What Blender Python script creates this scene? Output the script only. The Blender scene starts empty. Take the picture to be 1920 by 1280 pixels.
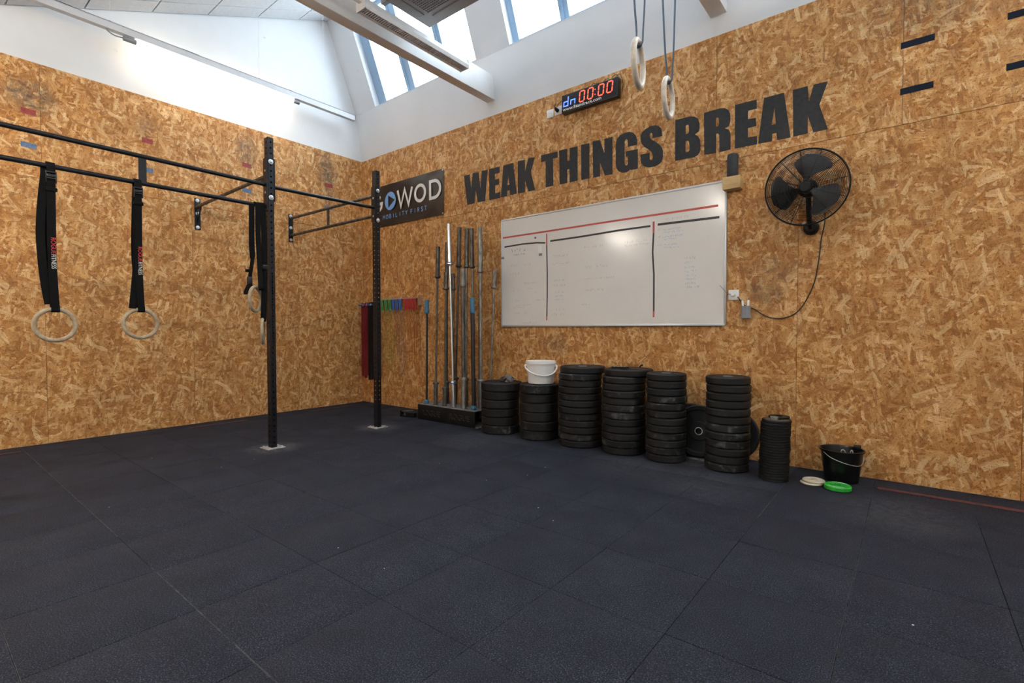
import bpy, bmesh, math, random
from mathutils import Vector, Matrix
from mathutils.geometry import tessellate_polygon
R = math.radians
random.seed(7)
C = bpy.context.scene.collection
scene = bpy.context.scene

# ------------------------------------------------------------------ camera
cam_d = bpy.data.cameras.new('camera'); cam = bpy.data.objects.new('camera', cam_d); C.objects.link(cam)
def set_camera(loc, yaw, pitch, roll, fpx):
    y, t, r = R(yaw), R(pitch), R(roll)
    fw = Vector((-math.sin(y)*math.cos(t), math.cos(y)*math.cos(t), math.sin(t)))
    rt = Vector((math.cos(y), math.sin(y), 0)); up = rt.cross(fw)
    rt2 = rt*math.cos(r)+up*math.sin(r); up2 = up*math.cos(r)-rt*math.sin(r)
    m = Matrix((rt2, up2, -fw)).transposed().to_4x4(); m.translation = loc
    cam.matrix_world = m
    cam_d.sensor_width = 36; cam_d.lens = fpx/1920*36; cam_d.clip_start = .05
set_camera((6.2489, -4.3198, 1.06), 38.674, -1.448, -.0536, 930.04)
scene.camera = cam

# ------------------------------------------------------------------ world, exposure
world = bpy.data.worlds.new('sky'); scene.world = world; world.use_nodes = True
bg = world.node_tree.nodes['Background']
bg.inputs[0].default_value = (.78, .90, 1.0, 1); bg.inputs[1].default_value = 5.4
scene.view_settings.view_transform = 'Standard'; scene.view_settings.look = 'None'
scene.view_settings.exposure = 1.38; scene.view_settings.gamma = 1.0
scene.view_settings.use_curve_mapping = False
scene.cycles.use_denoising = True
scene.cycles.max_bounces = 8; scene.cycles.diffuse_bounces = 5; scene.cycles.transparent_max_bounces = 12
scene.cycles.caustics_reflective = False; scene.cycles.caustics_refractive = False
scene.cycles.sample_clamp_indirect = 6.0
LED_STRENGTH = 8.0          # the lit tubes on the suspended tracks
ROOM_LED = 88.0              # unseen tube lights behind the camera, most of them added as fill

# ------------------------------------------------------------------ node helpers and materials
def new_mat(name):
    m = bpy.data.materials.new(name); m.use_nodes = True
    nt = m.node_tree; b = nt.nodes['Principled BSDF']
    return m, nt, b
def node(nt, t, **kw):
    n = nt.nodes.new(t)
    for k, v in kw.items(): setattr(n, k, v)
    return n
def mth(nt, op, a, b=None, clamp=False):
    n = node(nt, 'ShaderNodeMath', operation=op, use_clamp=clamp)
    for i, v in enumerate((a, b)):
        if v is None: continue
        if isinstance(v, (int, float)): n.inputs[i].default_value = v
        else: nt.links.new(v, n.inputs[i])
    return n.outputs[0]
def mixc(nt, f, a, b, mode='MIX'):
    n = node(nt, 'ShaderNodeMix', data_type='RGBA', blend_type=mode)
    for i, v in ((0, f), (6, a), (7, b)):
        if isinstance(v, (int, float)): n.inputs[i].default_value = v
        elif isinstance(v, tuple): n.inputs[i].default_value = (*v[:3], 1)
        else: nt.links.new(v, n.inputs[i])
    return n.outputs[2]
def ramp(nt, f, stops, interp='LINEAR'):
    n = node(nt, 'ShaderNodeValToRGB'); cr = n.color_ramp; cr.interpolation = interp
    while len(cr.elements) < len(stops): cr.elements.new(.5)
    for e, (p, c) in zip(cr.elements, stops):
        e.position = p; e.color = (*c, 1) if len(c) == 3 else c
    nt.links.new(f, n.inputs[0]); return n.outputs[0]
def noise(nt, vec, scale, detail=2, rough=.5, dim='3D'):
    n = node(nt, 'ShaderNodeTexNoise', noise_dimensions=dim)
    n.inputs['Scale'].default_value = scale; n.inputs['Detail'].default_value = detail; n.inputs['Roughness'].default_value = rough
    if vec is not None: nt.links.new(vec, n.inputs['Vector'])
    return n.outputs['Fac']
def simple(name, col, rough=.5, metal=0.0, spec=.5, var=0.0, vscale=8, bump=0.0, bscale=200):
    m, nt, b = new_mat(name)
    b.inputs['Base Color'].default_value = (*col, 1); b.inputs['Roughness'].default_value = rough
    b.inputs['Metallic'].default_value = metal; b.inputs['Specular IOR Level'].default_value = spec
    pos = node(nt, 'ShaderNodeNewGeometry').outputs['Position']
    if var:
        f = noise(nt, pos, vscale, 4, .6)
        hi = tuple(min(1, c*(1+var)) for c in col); lo = tuple(c*(1-var) for c in col)
        nt.links.new(ramp(nt, f, [(.3, lo), (.7, hi)]), b.inputs['Base Color'])
    if bump:
        bp = node(nt, 'ShaderNodeBump'); bp.inputs['Strength'].default_value = bump; bp.inputs['Distance'].default_value = .002
        nt.links.new(noise(nt, pos, bscale, 2), bp.inputs['Height']); nt.links.new(bp.outputs[0], b.inputs['Normal'])
    return m
def emissive(name, col, strength):
    m, nt, b = new_mat(name)
    b.inputs['Base Color'].default_value = (*col, 1)
    b.inputs['Emission Color'].default_value = (*col, 1); b.inputs['Emission Strength'].default_value = strength
    return m

# smudges of dirt, and darker patches on the lettering wall: (u = x - y along the walls, v = height, radius u, radius v, strength)
SMUDGES = [(3.50, 3.17, .17, .15, .75), (2.62, 3.17, .10, .14, .35), (1.62, 3.20, .12, .19, .62), (.55, 3.20, .13, .24, .75),
           (.52, 2.95, .10, .22, .4)]
SMUDGES_PATCHES_R = [(5.36, 1.34, .14, .12, .5), (5.42, 1.52, .22, .10, .35), (3.35, .9, .18, .11, .4), (5.62, 2.05, .3, .3, .15), (6.55, 3.25, .5, .22, .4)]  # grey smudges, then darker patches below the board, behind the fan, top right
def osb_material(name, smudges, side):
    m, nt, b = new_mat(name); lk = nt.links.new
    pos = node(nt, 'ShaderNodeNewGeometry').outputs['Position']
    sx = node(nt, 'ShaderNodeSeparateXYZ'); lk(pos, sx.inputs[0])
    u = mth(nt, 'SUBTRACT', sx.outputs[0], sx.outputs[1]); v = sx.outputs[2]
    rnd = node(nt, 'ShaderNodeObjectInfo').outputs['Random']
    off = mth(nt, 'MULTIPLY', rnd, 37.0)
    cb = node(nt, 'ShaderNodeCombineXYZ'); lk(mth(nt, 'ADD', u, off), cb.inputs[0]); lk(v, cb.inputs[1])
    uv = cb.outputs[0]
    # warp a little so that strands are not ruled straight
    wn = node(nt, 'ShaderNodeTexNoise', noise_dimensions='2D'); wn.inputs['Scale'].default_value = 7; wn.inputs['Detail'].default_value = 2; lk(uv, wn.inputs['Vector'])
    wv = node(nt, 'ShaderNodeVectorMath', operation='MULTIPLY_ADD'); lk(wn.outputs['Color'], wv.inputs[0]); wv.inputs[1].default_value = (.035, .035, 0); lk(uv, wv.inputs[2])
    wuv = wv.outputs[0]
    fine = noise(nt, wuv, 60, 5, .75, '2D')
    col = ramp(nt, fine, [(.28, (.115, .032, .006)), (.42, (.37, .138, .028)), (.55, (.54, .235, .058)), (.72, (.69, .37, .125))])
    tones = [(0, (.30, .110, .025)), (.3, (.50, .222, .062)), (.6, (.63, .330, .115)), (.85, (.76, .47, .21)), (1, (.88, .64, .36))]
    layers = [(20, 18, 56, .45), (-62, 13, 44, .55), (78, 11, 42, .50), (-25, 15, 58, .55), (48, 11, 40, .62), (100, 13, 52, .60), (-5, 9, 33, .74), (-78, 8, 32, .70), (60, 7, 24, .86), (25, 7, 26, .90)]
    for i, (ang, sl, sw, thr) in enumerate(layers):
        mp = node(nt, 'ShaderNodeMapping', vector_type='TEXTURE'); lk(wuv, mp.inputs[0])
        mp.inputs['Location'].default_value = (i*3.7, i*1.9, 0); mp.inputs['Rotation'].default_value = (0, 0, R(ang)); mp.inputs['Scale'].default_value = (1/sl, 1/sw, 1)
        vo = node(nt, 'ShaderNodeTexVoronoi', voronoi_dimensions='2D', distance='CHEBYCHEV'); lk(mp.outputs[0], vo.inputs['Vector']); vo.inputs['Scale'].default_value = 1
        sp = node(nt, 'ShaderNodeSeparateColor'); lk(vo.outputs['Color'], sp.inputs[0])
        edge = mth(nt, 'LESS_THAN', vo.outputs['Distance'], .46)
        gr = node(nt, 'ShaderNodeMapping'); lk(mp.outputs[0], gr.inputs[0]); gr.inputs['Scale'].default_value = (1.3, 4.5, 1)
        g = noise(nt, gr.outputs[0], 1.0, 3, .65, '2D')
        tone = mth(nt, 'ADD', sp.outputs[1], mth(nt, 'MULTIPLY', mth(nt, 'SUBTRACT', g, .5), .9), True)
        fc = ramp(nt, tone, tones)
        mask = mth(nt, 'MULTIPLY', mth(nt, 'GREATER_THAN', sp.outputs[0], thr), edge)
        fade = mth(nt, 'MULTIPLY', mask, .66)
        col = mixc(nt, fade, col, fc)
    # small dark knots and gaps between strands
    sp2 = noise(nt, wuv, 95, 3, .6, '2D')
    col = mixc(nt, mth(nt, 'MULTIPLY', mth(nt, 'GREATER_THAN', sp2, .645), .7), col, (.09, .030, .008))
    # slow tone drift of the sheets
    drift = noise(nt, uv, 4.0, 4, .6, '2D')
    col = mixc(nt, .75, col, ramp(nt, drift, [(.3, (.78, .74, .70)), (.7, (1.12, 1.12, 1.12))]), 'MULTIPLY')
    # smudges and darker patches
    if smudges:
        tot = None
        sn = noise(nt, uv, 14, 4, .7, '2D')
        for (a, c, ra, rc, s) in smudges:
            du = mth(nt, 'DIVIDE', mth(nt, 'SUBTRACT', u, a), ra); dv = mth(nt, 'DIVIDE', mth(nt, 'SUBTRACT', v, c), rc)
            d2 = mth(nt, 'ADD', mth(nt, 'MULTIPLY', du, du), mth(nt, 'MULTIPLY', dv, dv))
            k = mth(nt, 'MULTIPLY', mth(nt, 'SUBTRACT', 1.0, mth(nt, 'MULTIPLY', d2, .6), True), s*1.7)
            tot = k if tot is None else mth(nt, 'MAXIMUM', tot, k)
        tot = mth(nt, 'MULTIPLY', tot, mth(nt, 'MULTIPLY', mth(nt, 'SUBTRACT', sn, .28), 2.0, True), True)
        col = mixc(nt, tot, col, (.10, .085, .07))
    lk(col, b.inputs['Base Color']); b.inputs['Roughness'].default_value = .58; b.inputs['Specular IOR Level'].default_value = .3
    bp = node(nt, 'ShaderNodeBump'); bp.inputs['Strength'].default_value = .25; bp.inputs['Distance'].default_value = .003
    lk(fine, bp.inputs['Height']); lk(bp.outputs[0], b.inputs['Normal'])
    return m
def rubber_tile_material():
    m, nt, b = new_mat('rubber_granulate'); lk = nt.links.new
    pos = node(nt, 'ShaderNodeNewGeometry').outputs['Position']
    rnd = node(nt, 'ShaderNodeObjectInfo').outputs['Random']
    grain = noise(nt, pos, 210, 2, .7)
    col = ramp(nt, grain, [(.36, (.0032, .0037, .0060)), (.50, (.0130, .0150, .0230)), (.62, (.031, .0355, .053)), (.76, (.11, .122, .165))])
    mid = noise(nt, pos, 5, 4, .65)
    col = mixc(nt, .8, col, ramp(nt, mid, [(.3, (.72, .72, .75)), (.7, (1.3, 1.3, 1.3))]), 'MULTIPLY')
    col = mixc(nt, 1.0, col, ramp(nt, rnd, [(0, (.94, .94, .94)), (1, (1.06, 1.06, 1.06))]), 'MULTIPLY')
    # chalk dust trodden around the uprights and between the plate stacks
    sx = node(nt, 'ShaderNodeSeparateXYZ'); lk(pos, sx.inputs[0])
    dust = None
    for (a, c, r, s) in [(1.83, -2.21, .26, .16), (1.79, -1.06, .26, .16), (4.93, -.25, .10, .55), (5.0, -.30, .22, .22), (5.15, -.75, .5, .05), (3.05, -.78, .5, .05), (4.6, -.75, .4, .06), (6.2, -.75, .4, .06)]:
        dx = mth(nt, 'DIVIDE', mth(nt, 'SUBTRACT', sx.outputs[0], a), r); dy = mth(nt, 'DIVIDE', mth(nt, 'SUBTRACT', sx.outputs[1], c), r)
        d2 = mth(nt, 'ADD', mth(nt, 'MULTIPLY', dx, dx), mth(nt, 'MULTIPLY', dy, dy))
        k = mth(nt, 'MULTIPLY', mth(nt, 'SUBTRACT', 1.0, d2, True), s)
        dust = k if dust is None else mth(nt, 'MAXIMUM', dust, k)
    dn = noise(nt, pos, 22, 4, .7)
    # chalk rubbed into some of the joints
    for (ax, at, lo, hi, s) in [(1, -3.62, .0, 3.1, .34), (1, -3.62, 3.62, 5.3, .34), (1, -4.10, 3.2, 4.7, .3), (0, 6.08, -2.7, -.2, .26), (0, 5.60, -1.3, -.5, .3), (0, 6.56, -.7, 0, .2), (0, 5.12, -.95, -.4, .25)]:
        q = sx.outputs[ax]; o_ = sx.outputs[1-ax]
        near = mth(nt, 'LESS_THAN', mth(nt, 'ABSOLUTE', mth(nt, 'SUBTRACT', q, at)), .0022)
        inside = mth(nt, 'MULTIPLY', mth(nt, 'GREATER_THAN', o_, lo), mth(nt, 'LESS_THAN', o_, hi))
        dust = mth(nt, 'MAXIMUM', dust, mth(nt, 'MULTIPLY', mth(nt, 'MULTIPLY', near, inside), s*.55))
    dust = mth(nt, 'MULTIPLY', dust, mth(nt, 'MULTIPLY', mth(nt, 'SUBTRACT', dn, .32), 3.0, True))
    # scattered chalk crumbs
    vo = node(nt, 'ShaderNodeTexVoronoi'); vo.inputs['Scale'].default_value = 5.5; lk(pos, vo.inputs['Vector'])
    spc = node(nt, 'ShaderNodeSeparateColor'); lk(vo.outputs['Color'], spc.inputs[0])
    crumb = mth(nt, 'MULTIPLY', mth(nt, 'LESS_THAN', vo.outputs['Distance'], .022), mth(nt, 'GREATER_THAN', spc.outputs[0], .45))
    col = mixc(nt, dust, col, (.55, .54, .52)); col = mixc(nt, crumb, col, (.6, .6, .58))
    lk(col, b.inputs['Base Color']); b.inputs['Roughness'].default_value = .80; b.inputs['Specular IOR Level'].default_value = .22
    bp = node(nt, 'ShaderNodeBump'); bp.inputs['Strength'].default_value = .8; bp.inputs['Distance'].default_value = .003
    lk(grain, bp.inputs['Height']); lk(bp.outputs[0], b.inputs['Normal'])
    return m
def plate_material():
    m, nt, b = new_mat('bumper_rubber'); lk = nt.links.new
    pos = node(nt, 'ShaderNodeNewGeometry').outputs['Position']
    rnd = node(nt, 'ShaderNodeObjectInfo').outputs['Random']
    of = node(nt, 'ShaderNodeVectorMath', operation='ADD'); lk(pos, of.inputs[0])
    cb = node(nt, 'ShaderNodeCombineXYZ'); lk(mth(nt, 'MULTIPLY', rnd, 50), cb.inputs[0]); lk(cb.outputs[0], of.inputs[1])
    n1 = noise(nt, of.outputs[0], 16, 5, .65); n2 = noise(nt, of.outputs[0], 3.5, 2)
    dusty = mth(nt, 'MULTIPLY', mth(nt, 'MULTIPLY', mth(nt, 'SUBTRACT', n1, .54), 5.0, True), mth(nt, 'POWER', rnd, 2.5))
    col = ramp(nt, n2, [(.3, (.006, .006, .0065)), (.7, (.013, .0125, .013))])
    col = mixc(nt, mth(nt, 'MULTIPLY', dusty, .42), col, (.42, .42, .43))
    lk(col, b.inputs['Base Color']); b.inputs['Roughness'].default_value = .52; b.inputs['Specular IOR Level'].default_value = .3
    return m
def plaster_material():
    m, nt, b = new_mat('white_plaster'); lk = nt.links.new
    pos = node(nt, 'ShaderNodeNewGeometry').outputs['Position']
    n1 = noise(nt, pos, 1.3, 3, .6)
    col = ramp(nt, n1, [(.3, (.72, .73, .74)), (.7, (.79, .79, .80))])
    vo = node(nt, 'ShaderNodeTexVoronoi'); vo.inputs['Scale'].default_value = 2.6; lk(pos, vo.inputs['Vector'])
    sc = node(nt, 'ShaderNodeSeparateColor'); lk(vo.outputs['Color'], sc.inputs[0])
    sp = mth(nt, 'MULTIPLY', mth(nt, 'LESS_THAN', vo.outputs['Distance'], .05), mth(nt, 'GREATER_THAN', sc.outputs[0], .72))
    sp = mth(nt, 'MULTIPLY', sp, mth(nt, 'MULTIPLY', mth(nt, 'SUBTRACT', noise(nt, pos, 60, 2), .45), 4, True))
    col = mixc(nt, mth(nt, 'MULTIPLY', sp, .5), col, (.30, .29, .28))
    lk(col, b.inputs['Base Color']); b.inputs['Roughness'].default_value = .8
    bp = node(nt, 'ShaderNodeBump'); bp.inputs['Strength'].default_value = .1; bp.inputs['Distance'].default_value = .002
    lk(noise(nt, pos, 40, 3), bp.inputs['Height']); lk(bp.outputs[0], b.inputs['Normal'])
    return m
def glass_material():
    m, nt, b = new_mat('window_glass'); lk = nt.links.new
    tr = node(nt, 'ShaderNodeBsdfTransparent'); tr.inputs[0].default_value = (.95, .97, .98, 1)
    gl = node(nt, 'ShaderNodeBsdfGlossy'); gl.inputs['Roughness'].default_value = .02
    lw = node(nt, 'ShaderNodeLayerWeight'); fr_ = mth(nt, 'ADD', mth(nt, 'MULTIPLY', mth(nt, 'POWER', lw.outputs['Facing'], 5.0), .5), .04)
    mx = node(nt, 'ShaderNodeMixShader'); lk(fr_, mx.inputs[0]); lk(tr.outputs[0], mx.inputs[1]); lk(gl.outputs[0], mx.inputs[2])
    lk(mx.outputs[0], nt.nodes['Material Output'].inputs[0]); return m
def wood_material(name, c0, c1, scale=20, stretch=(1, 1, 1), rough=.5):
    m, nt, b = new_mat(name); lk = nt.links.new
    pos = node(nt, 'ShaderNodeNewGeometry').outputs['Position']
    mp = node(nt, 'ShaderNodeMapping'); lk(pos, mp.inputs[0]); mp.inputs['Scale'].default_value = stretch
    f = noise(nt, mp.outputs[0], scale, 5, .65)
    lk(ramp(nt, f, [(.3, c0), (.7, c1)]), b.inputs['Base Color']); b.inputs['Roughness'].default_value = rough
    return m
def worn_steel(name, lo, hi, rough=.4, metal=.8):
    m, nt, b = new_mat(name); lk = nt.links.new
    pos = node(nt, 'ShaderNodeNewGeometry').outputs['Position']
    mp = node(nt, 'ShaderNodeMapping'); lk(pos, mp.inputs[0]); mp.inputs['Scale'].default_value = (1, 1, .35)
    f = noise(nt, mp.outputs[0], 30, 5, .7)
    lk(ramp(nt, f, [(.35, lo), (.65, hi)]), b.inputs['Base Color']); b.inputs['Metallic'].default_value = metal; b.inputs['Roughness'].default_value = rough
    return m

M = {}
M['osb_l'] = osb_material('strand_board_left', SMUDGES, 'l'); M['osb_r'] = osb_material('strand_board_right', SMUDGES_PATCHES_R, 'r')
M['tile'] = rubber_tile_material(); M['plate'] = plate_material(); M['plaster'] = plaster_material(); M['glass'] = glass_material()
M['subfloor'] = simple('grey_subfloor', (.16, .16, .16), .9, var=.2)
M['ceil'] = simple('ceiling_tile_white', (.68, .69, .70), .9, var=.06, vscale=30, bump=.1, bscale=150)
M['tbar'] = simple('ceiling_grid_grey', (.50, .50, .50), .6, var=.05)
M['beam'] = simple('beam_white_paint', (.80, .79, .78), .7, var=.04, vscale=4)
M['frame'] = simple('window_frame_sky_tint', (.30, .44, .60), .45, var=.05)  # blue tint of the sky light put into the frame colour
M['white_metal'] = simple('white_lacquer_metal', (.78, .78, .78), .4, var=.05)
M['white_plastic'] = simple('white_plastic', (.86, .85, .83), .35, var=.03)
M['grey_plastic'] = simple('grey_plastic', (.25, .26, .28), .5, var=.08)
M['ac'] = simple('taupe_casing', (.27, .245, .235), .5, var=.05, vscale=3)
M['ac_dark'] = simple('dark_grille', (.09, .085, .085), .6, var=.1)
M['louvre'] = simple('louvre_aluminium', (.78, .78, .82), .35, var=.05)
M['black_steel'] = simple('black_powder_coat', (.0075, .0082, .011), .42, spec=.35, var=.25, vscale=25)
M['bar_steel'] = worn_steel('worn_bar_paint', (.03, .028, .027), (.17, .15, .14), .45, .5)
M['zinc'] = simple('zinc_bolt', (.72, .74, .76), .35, metal=.75, var=.1)
M['footplate'] = simple('chalky_foot_plate', (.34, .32, .31), .7, var=.35, vscale=40)
M['strap'] = simple('black_webbing', (.0045, .0045, .005), .85, spec=.15, var=.3, vscale=60, bump=.3, bscale=500)
M['strap_blue'] = simple('blue_grey_webbing', (.06, .10, .17), .75, var=.2, vscale=60)
M['buckle'] = simple('dark_buckle_metal', (.03, .03, .034), .3, metal=.6, var=.2)
M['ring_wood'] = wood_material('ring_birch', (.30, .22, .135), (.50, .40, .27), 35, (1, 1, 1), .5)
M['ring_pale'] = wood_material('ring_pale_birch', (.52, .46, .38), (.72, .66, .57), 35, (1, 1, 1), .45)
M['red_print'] = simple('red_print', (.60, .06, .06), .6, var=.1)
M['white_print'] = simple('white_print', (.80, .78, .74), .6, var=.05)
M['red_tape'] = simple('worn_red_tape', (.30, .045, .04), .6, var=.35, vscale=40)
M['blue_tape'] = simple('worn_blue_tape', (.10, .16, .27), .6, var=.3, vscale=40)
M['track'] = simple('track_shaded_white', (.55, .55, .56), .45, var=.04)  # white track darkened to grey: its shade is put into the colour
M['navy_tape'] = simple('navy_tape', (.006, .011, .024), .75, spec=.2, var=.2, vscale=30)
M['floor_tape'] = simple('worn_floor_tape', (.10, .022, .014), .8, var=.6, vscale=18)
M['letter'] = simple('charcoal_paint', (.036, .036, .038), .65, spec=.25, var=.25, vscale=30)
M['banner'] = simple('dark_brown_vinyl', (.024, .020, .019), .3, spec=.5, var=.1)
M['banner_blue'] = simple('light_blue_print', (.18, .38, .72), .5, var=.05)
M['clock'] = simple('black_clock_case', (.012, .012, .014), .3, var=.15)
M['clock_face'] = simple('dark_clock_window', (.02, .018, .024), .25, var=.1)
M['led_red'] = emissive('red_segments', (1.0, .085, .04), 1.0); M['led_blue'] = emissive('blue_segments', (.06, .13, 1.0), 1.7)
M['board'] = simple('whiteboard_enamel', (.82, .79, .75), .16, spec=.5, var=.02, vscale=3)
M['alu'] = simple('board_frame_aluminium', (.66, .68, .70), .35, metal=.5, var=.05)
M['board_red'] = simple('board_red_tape', (.55, .10, .07), .5, var=.1); M['board_black'] = simple('board_black_tape', (.035, .033, .032), .5, var=.1)
M['ink_red'] = simple('faded_red_ink', (.66, .50, .46), .3, var=.1); M['ink_grey'] = simple('faded_grey_ink', (.50, .50, .50), .3, var=.1)
M['ink_blue'] = simple('faded_blue_ink', (.40, .52, .62), .3, var=.1); M['ink_dark'] = simple('dark_ink', (.20, .20, .21), .3, var=.1)
M['speaker'] = simple('dark_speaker_cloth', (.030, .032, .038), .7, var=.2, vscale=60)
M['shelf'] = wood_material('pine_block', (.50, .31, .12), (.66, .46, .22), 14, (1, 1, 6), .55)
M['fan_black'] = simple('fan_black', (.007, .007, .008), .4, spec=.3, var=.2); M['fan_blade'] = simple('fan_blade_grey', (.028, .029, .032), .45, var=.15)
M['cable'] = simple('black_cable', (.010, .010, .010), .5, var=.2)
M['steel'] = worn_steel('dull_bar_steel', (.13, .12, .105), (.36, .335, .295), .4, .55); M['steel_dark'] = worn_steel('dark_bar_steel', (.045, .04, .035), (.19, .172, .15), .42, .5)
M['chrome'] = worn_steel('bright_chrome', (.62, .63, .64), (.85, .85, .86), .18, .95)
M['bar_blue'] = simple('blue_sleeve_paint', (.05, .20, .34), .45, var=.15, vscale=30); M['blue_ring'] = simple('blue_end_ring', (.06, .16, .45), .4, var=.1)
M['bar_black'] = simple('black_bar_coat', (.014, .014, .015), .45, var=.25, vscale=30)
M['rack'] = simple('black_rack_steel', (.006, .006, .0065), .5, spec=.3, var=.3, vscale=20); M['rack_top'] = simple('chalky_rack_top', (.17, .17, .175), .7, var=.45, vscale=22)
M['rope_wood'] = wood_material('raw_strip', (.35, .22, .14), (.52, .36, .25), 25)
for k, c in dict(green=(.05, .30, .07), blue=(.025, .13, .46), red=(.55, .02, .025)).items():
    M['h_'+k] = simple(k+'_handle_plastic', c, .4, var=.15, vscale=40)
for k, c in dict(green=(.20, .38, .08), blue=(.22, .18, .20), red=(.36, .10, .035)).items():
    M['c_'+k] = simple(k+'_rope_cord', c, .5, var=.15, vscale=40)
M['band_red'] = simple('red_rubber_band', (.26, .025, .03), .55, var=.2); M['band_black'] = simple('black_rubber_band', (.012, .012, .013), .5, var=.2); M['band_purple'] = simple('purple_rubber_band', (.035, .022, .06), .55, var=.2); M['band_green'] = simple('green_rubber_band', (.16, .20, .05), .55, var=.2)
M['peg'] = simple('blue_peg_cap', (.10, .22, .55), .4, var=.1)
M['hub'] = simple('pale_steel_insert', (.55, .53, .49), .35, metal=.6, var=.1)
M['thin_plate'] = simple('thin_black_rubber', (.006, .006, .006), .5, spec=.3, var=.35, vscale=30)
M['rust'] = simple('rusty_plate_face', (.10, .065, .04), .7, var=.3, vscale=30)
M['cloth'] = simple('grey_cloth', (.12, .12, .125), .85, var=.3, vscale=40)
M['bucket_black'] = simple('black_bucket_plastic', (.005, .005, .0055), .3, spec=.35, var=.15)
M['wire'] = simple('galvanised_wire', (.60, .60, .58), .35, metal=.8, var=.1)
M['green_plate'] = simple('green_plate_rubber', (.025, .36, .035), .4, var=.12, vscale=30); M['white_plate'] = simple('ivory_plate_rubber', (.60, .53, .42), .5, var=.12, vscale=30)
M['tube'] = emissive('lit_tube', (1.0, .86, .66), LED_STRENGTH); M['tube_room'] = emissive('unseen_room_tube', (1.0, .92, .80), ROOM_LED)

# ------------------------------------------------------------------ mesh helpers
def frame_of(d):
    d = Vector(d).normalized()
    a = Vector((0, 0, 1)) if abs(d.z) < .9 else Vector((1, 0, 0))
    x = d.cross(a).normalized(); y = d.cross(x).normalized()
    return x, y, d
class MB:
    def __init__(s): s.v = []; s.f = []
    def add(s, vs, fs):
        o = len(s.v); s.v += [tuple(v) for v in vs]; s.f += [tuple(i+o for i in f) for f in fs]; return s
    def box(s, a, b):
        (x0, y0, z0), (x1, y1, z1) = a, b
        x0, x1 = sorted((x0, x1)); y0, y1 = sorted((y0, y1)); z0, z1 = sorted((z0, z1))
        return s.add([(x0,y0,z0),(x1,y0,z0),(x1,y1,z0),(x0,y1,z0),(x0,y0,z1),(x1,y0,z1),(x1,y1,z1),(x0,y1,z1)],
                     [(0,3,2,1),(4,5,6,7),(0,1,5,4),(1,2,6,5),(2,3,7,6),(3,0,4,7)])
    def bbox(s, a, b, bv):          # box with bevelled edges
        bm = bmesh.new(); bmesh.ops.create_cube(bm, size=1)
        c = (Vector(a)+Vector(b))/2; d = Vector(b)-Vector(a)
        for v in bm.verts: v.co = Vector((v.co.x*abs(d.x), v.co.y*abs(d.y), v.co.z*abs(d.z)))+c
        bmesh.ops.bevel(bm, geom=bm.edges[:], offset=bv, segments=2, affect='EDGES', profile=.5)
        bm.verts.index_update()
        s.add([v.co[:] for v in bm.verts], [[v.index for v in f.verts] for f in bm.faces]); bm.free(); return s
    def obox(s, o, ex, ey, ez, a, b):   # box in a local frame
        m = MB().box(a, b); o = Vector(o); ex, ey, ez = Vector(ex), Vector(ey), Vector(ez)
        return s.add([o+ex*v[0]+ey*v[1]+ez*v[2] for v in m.v], m.f)
    def tube(s, pts, r, n=8, closed=False, caps=True):
        pts = [Vector(p) for p in pts]; N = len(pts); rr = r if isinstance(r, (list, tuple)) else [r]*N
        vs, fs = [], []; px = None
        for i, p in enumerate(pts):
            if closed: d = pts[(i+1) % N]-pts[i-1]
            else: d = pts[min(i+1, N-1)]-pts[max(i-1, 0)]
            if px is None: x, y, _ = frame_of(d)
            else:
                dn = d.normalized(); x = (px-dn*px.dot(dn)).normalized(); y = dn.cross(x)
            px = x
            for k in range(n):
                a = 2*math.pi*k/n; vs.append(p+(x*math.cos(a)+y*math.sin(a))*rr[i])
        m = N if closed else N-1
        for i in range(m):
            for k in range(n):
                a = i*n+k; b = i*n+(k+1) % n; j = ((i+1) % N)*n
                fs.append((a, b, j+(k+1) % n, j+k))
        if caps and not closed: fs += [tuple(range(n-1, -1, -1)), tuple((N-1)*n+k for k in range(n))]
        return s.add(vs, fs)
    def lathe(s, prof, o=(0,0,0), axis=(0,0,1), n=32, closed=True):   # profile of (radius, height)
        x, y, d = frame_of(axis); o = Vector(o); vs, fs = [], []; P = len(prof)
        for k in range(n):
            a = 2*math.pi*k/n
            for r, h in prof: vs.append(o+(x*math.cos(a)+y*math.sin(a))*r+d*h)
        for k in range(n):
            for i in range(P if closed else P-1):
                j = (i+1) % P; fs.append((k*P+i, k*P+j, ((k+1) % n)*P+j, ((k+1) % n)*P+i))
        return s.add(vs, fs)
    def cyl(s, a, b, r, n=16): return s.tube([a, b], r, n)
    def torus(s, o, axis, R_, r, n=40, k=10, sx=1):
        x, y, d = frame_of(axis); o = Vector(o)
        return s.tube([o+(x*math.cos(2*math.pi*i/n)*sx+y*math.sin(2*math.pi*i/n))*R_ for i in range(n)], r, k, closed=True)
    def prism(s, loops, o, ex, ey, t):      # polygon with holes, thickness t along ex x ey
        o, ex, ey = Vector(o), Vector(ex), Vector(ey); ez = ex.cross(ey).normalized()
        flat = [Vector((p[0], p[1], 0)) for l in loops for p in l]
        tri = tessellate_polygon([[Vector((p[0], p[1], 0)) for p in l] for l in loops]); n = len(flat)
        def up(f):
            a, b, c = (flat[i] for i in f)
            return f if (b-a).cross(c-a).z > 0 else f[::-1]
        tri = [up(tuple(f)) for f in tri]
        vs = [o+ex*p.x+ey*p.y for p in flat]+[o+ex*p.x+ey*p.y+ez*t for p in flat]
        fs = [tuple(reversed(f)) for f in tri]+[tuple(i+n for i in f) for f in tri]
        k = 0
        for l in loops:
            m = len(l)
            for i in range(m):
                a, b = k+i, k+(i+1) % m; fs.append((a, b, b+n, a+n))
            k += m
        return s.add(vs, fs)
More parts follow.
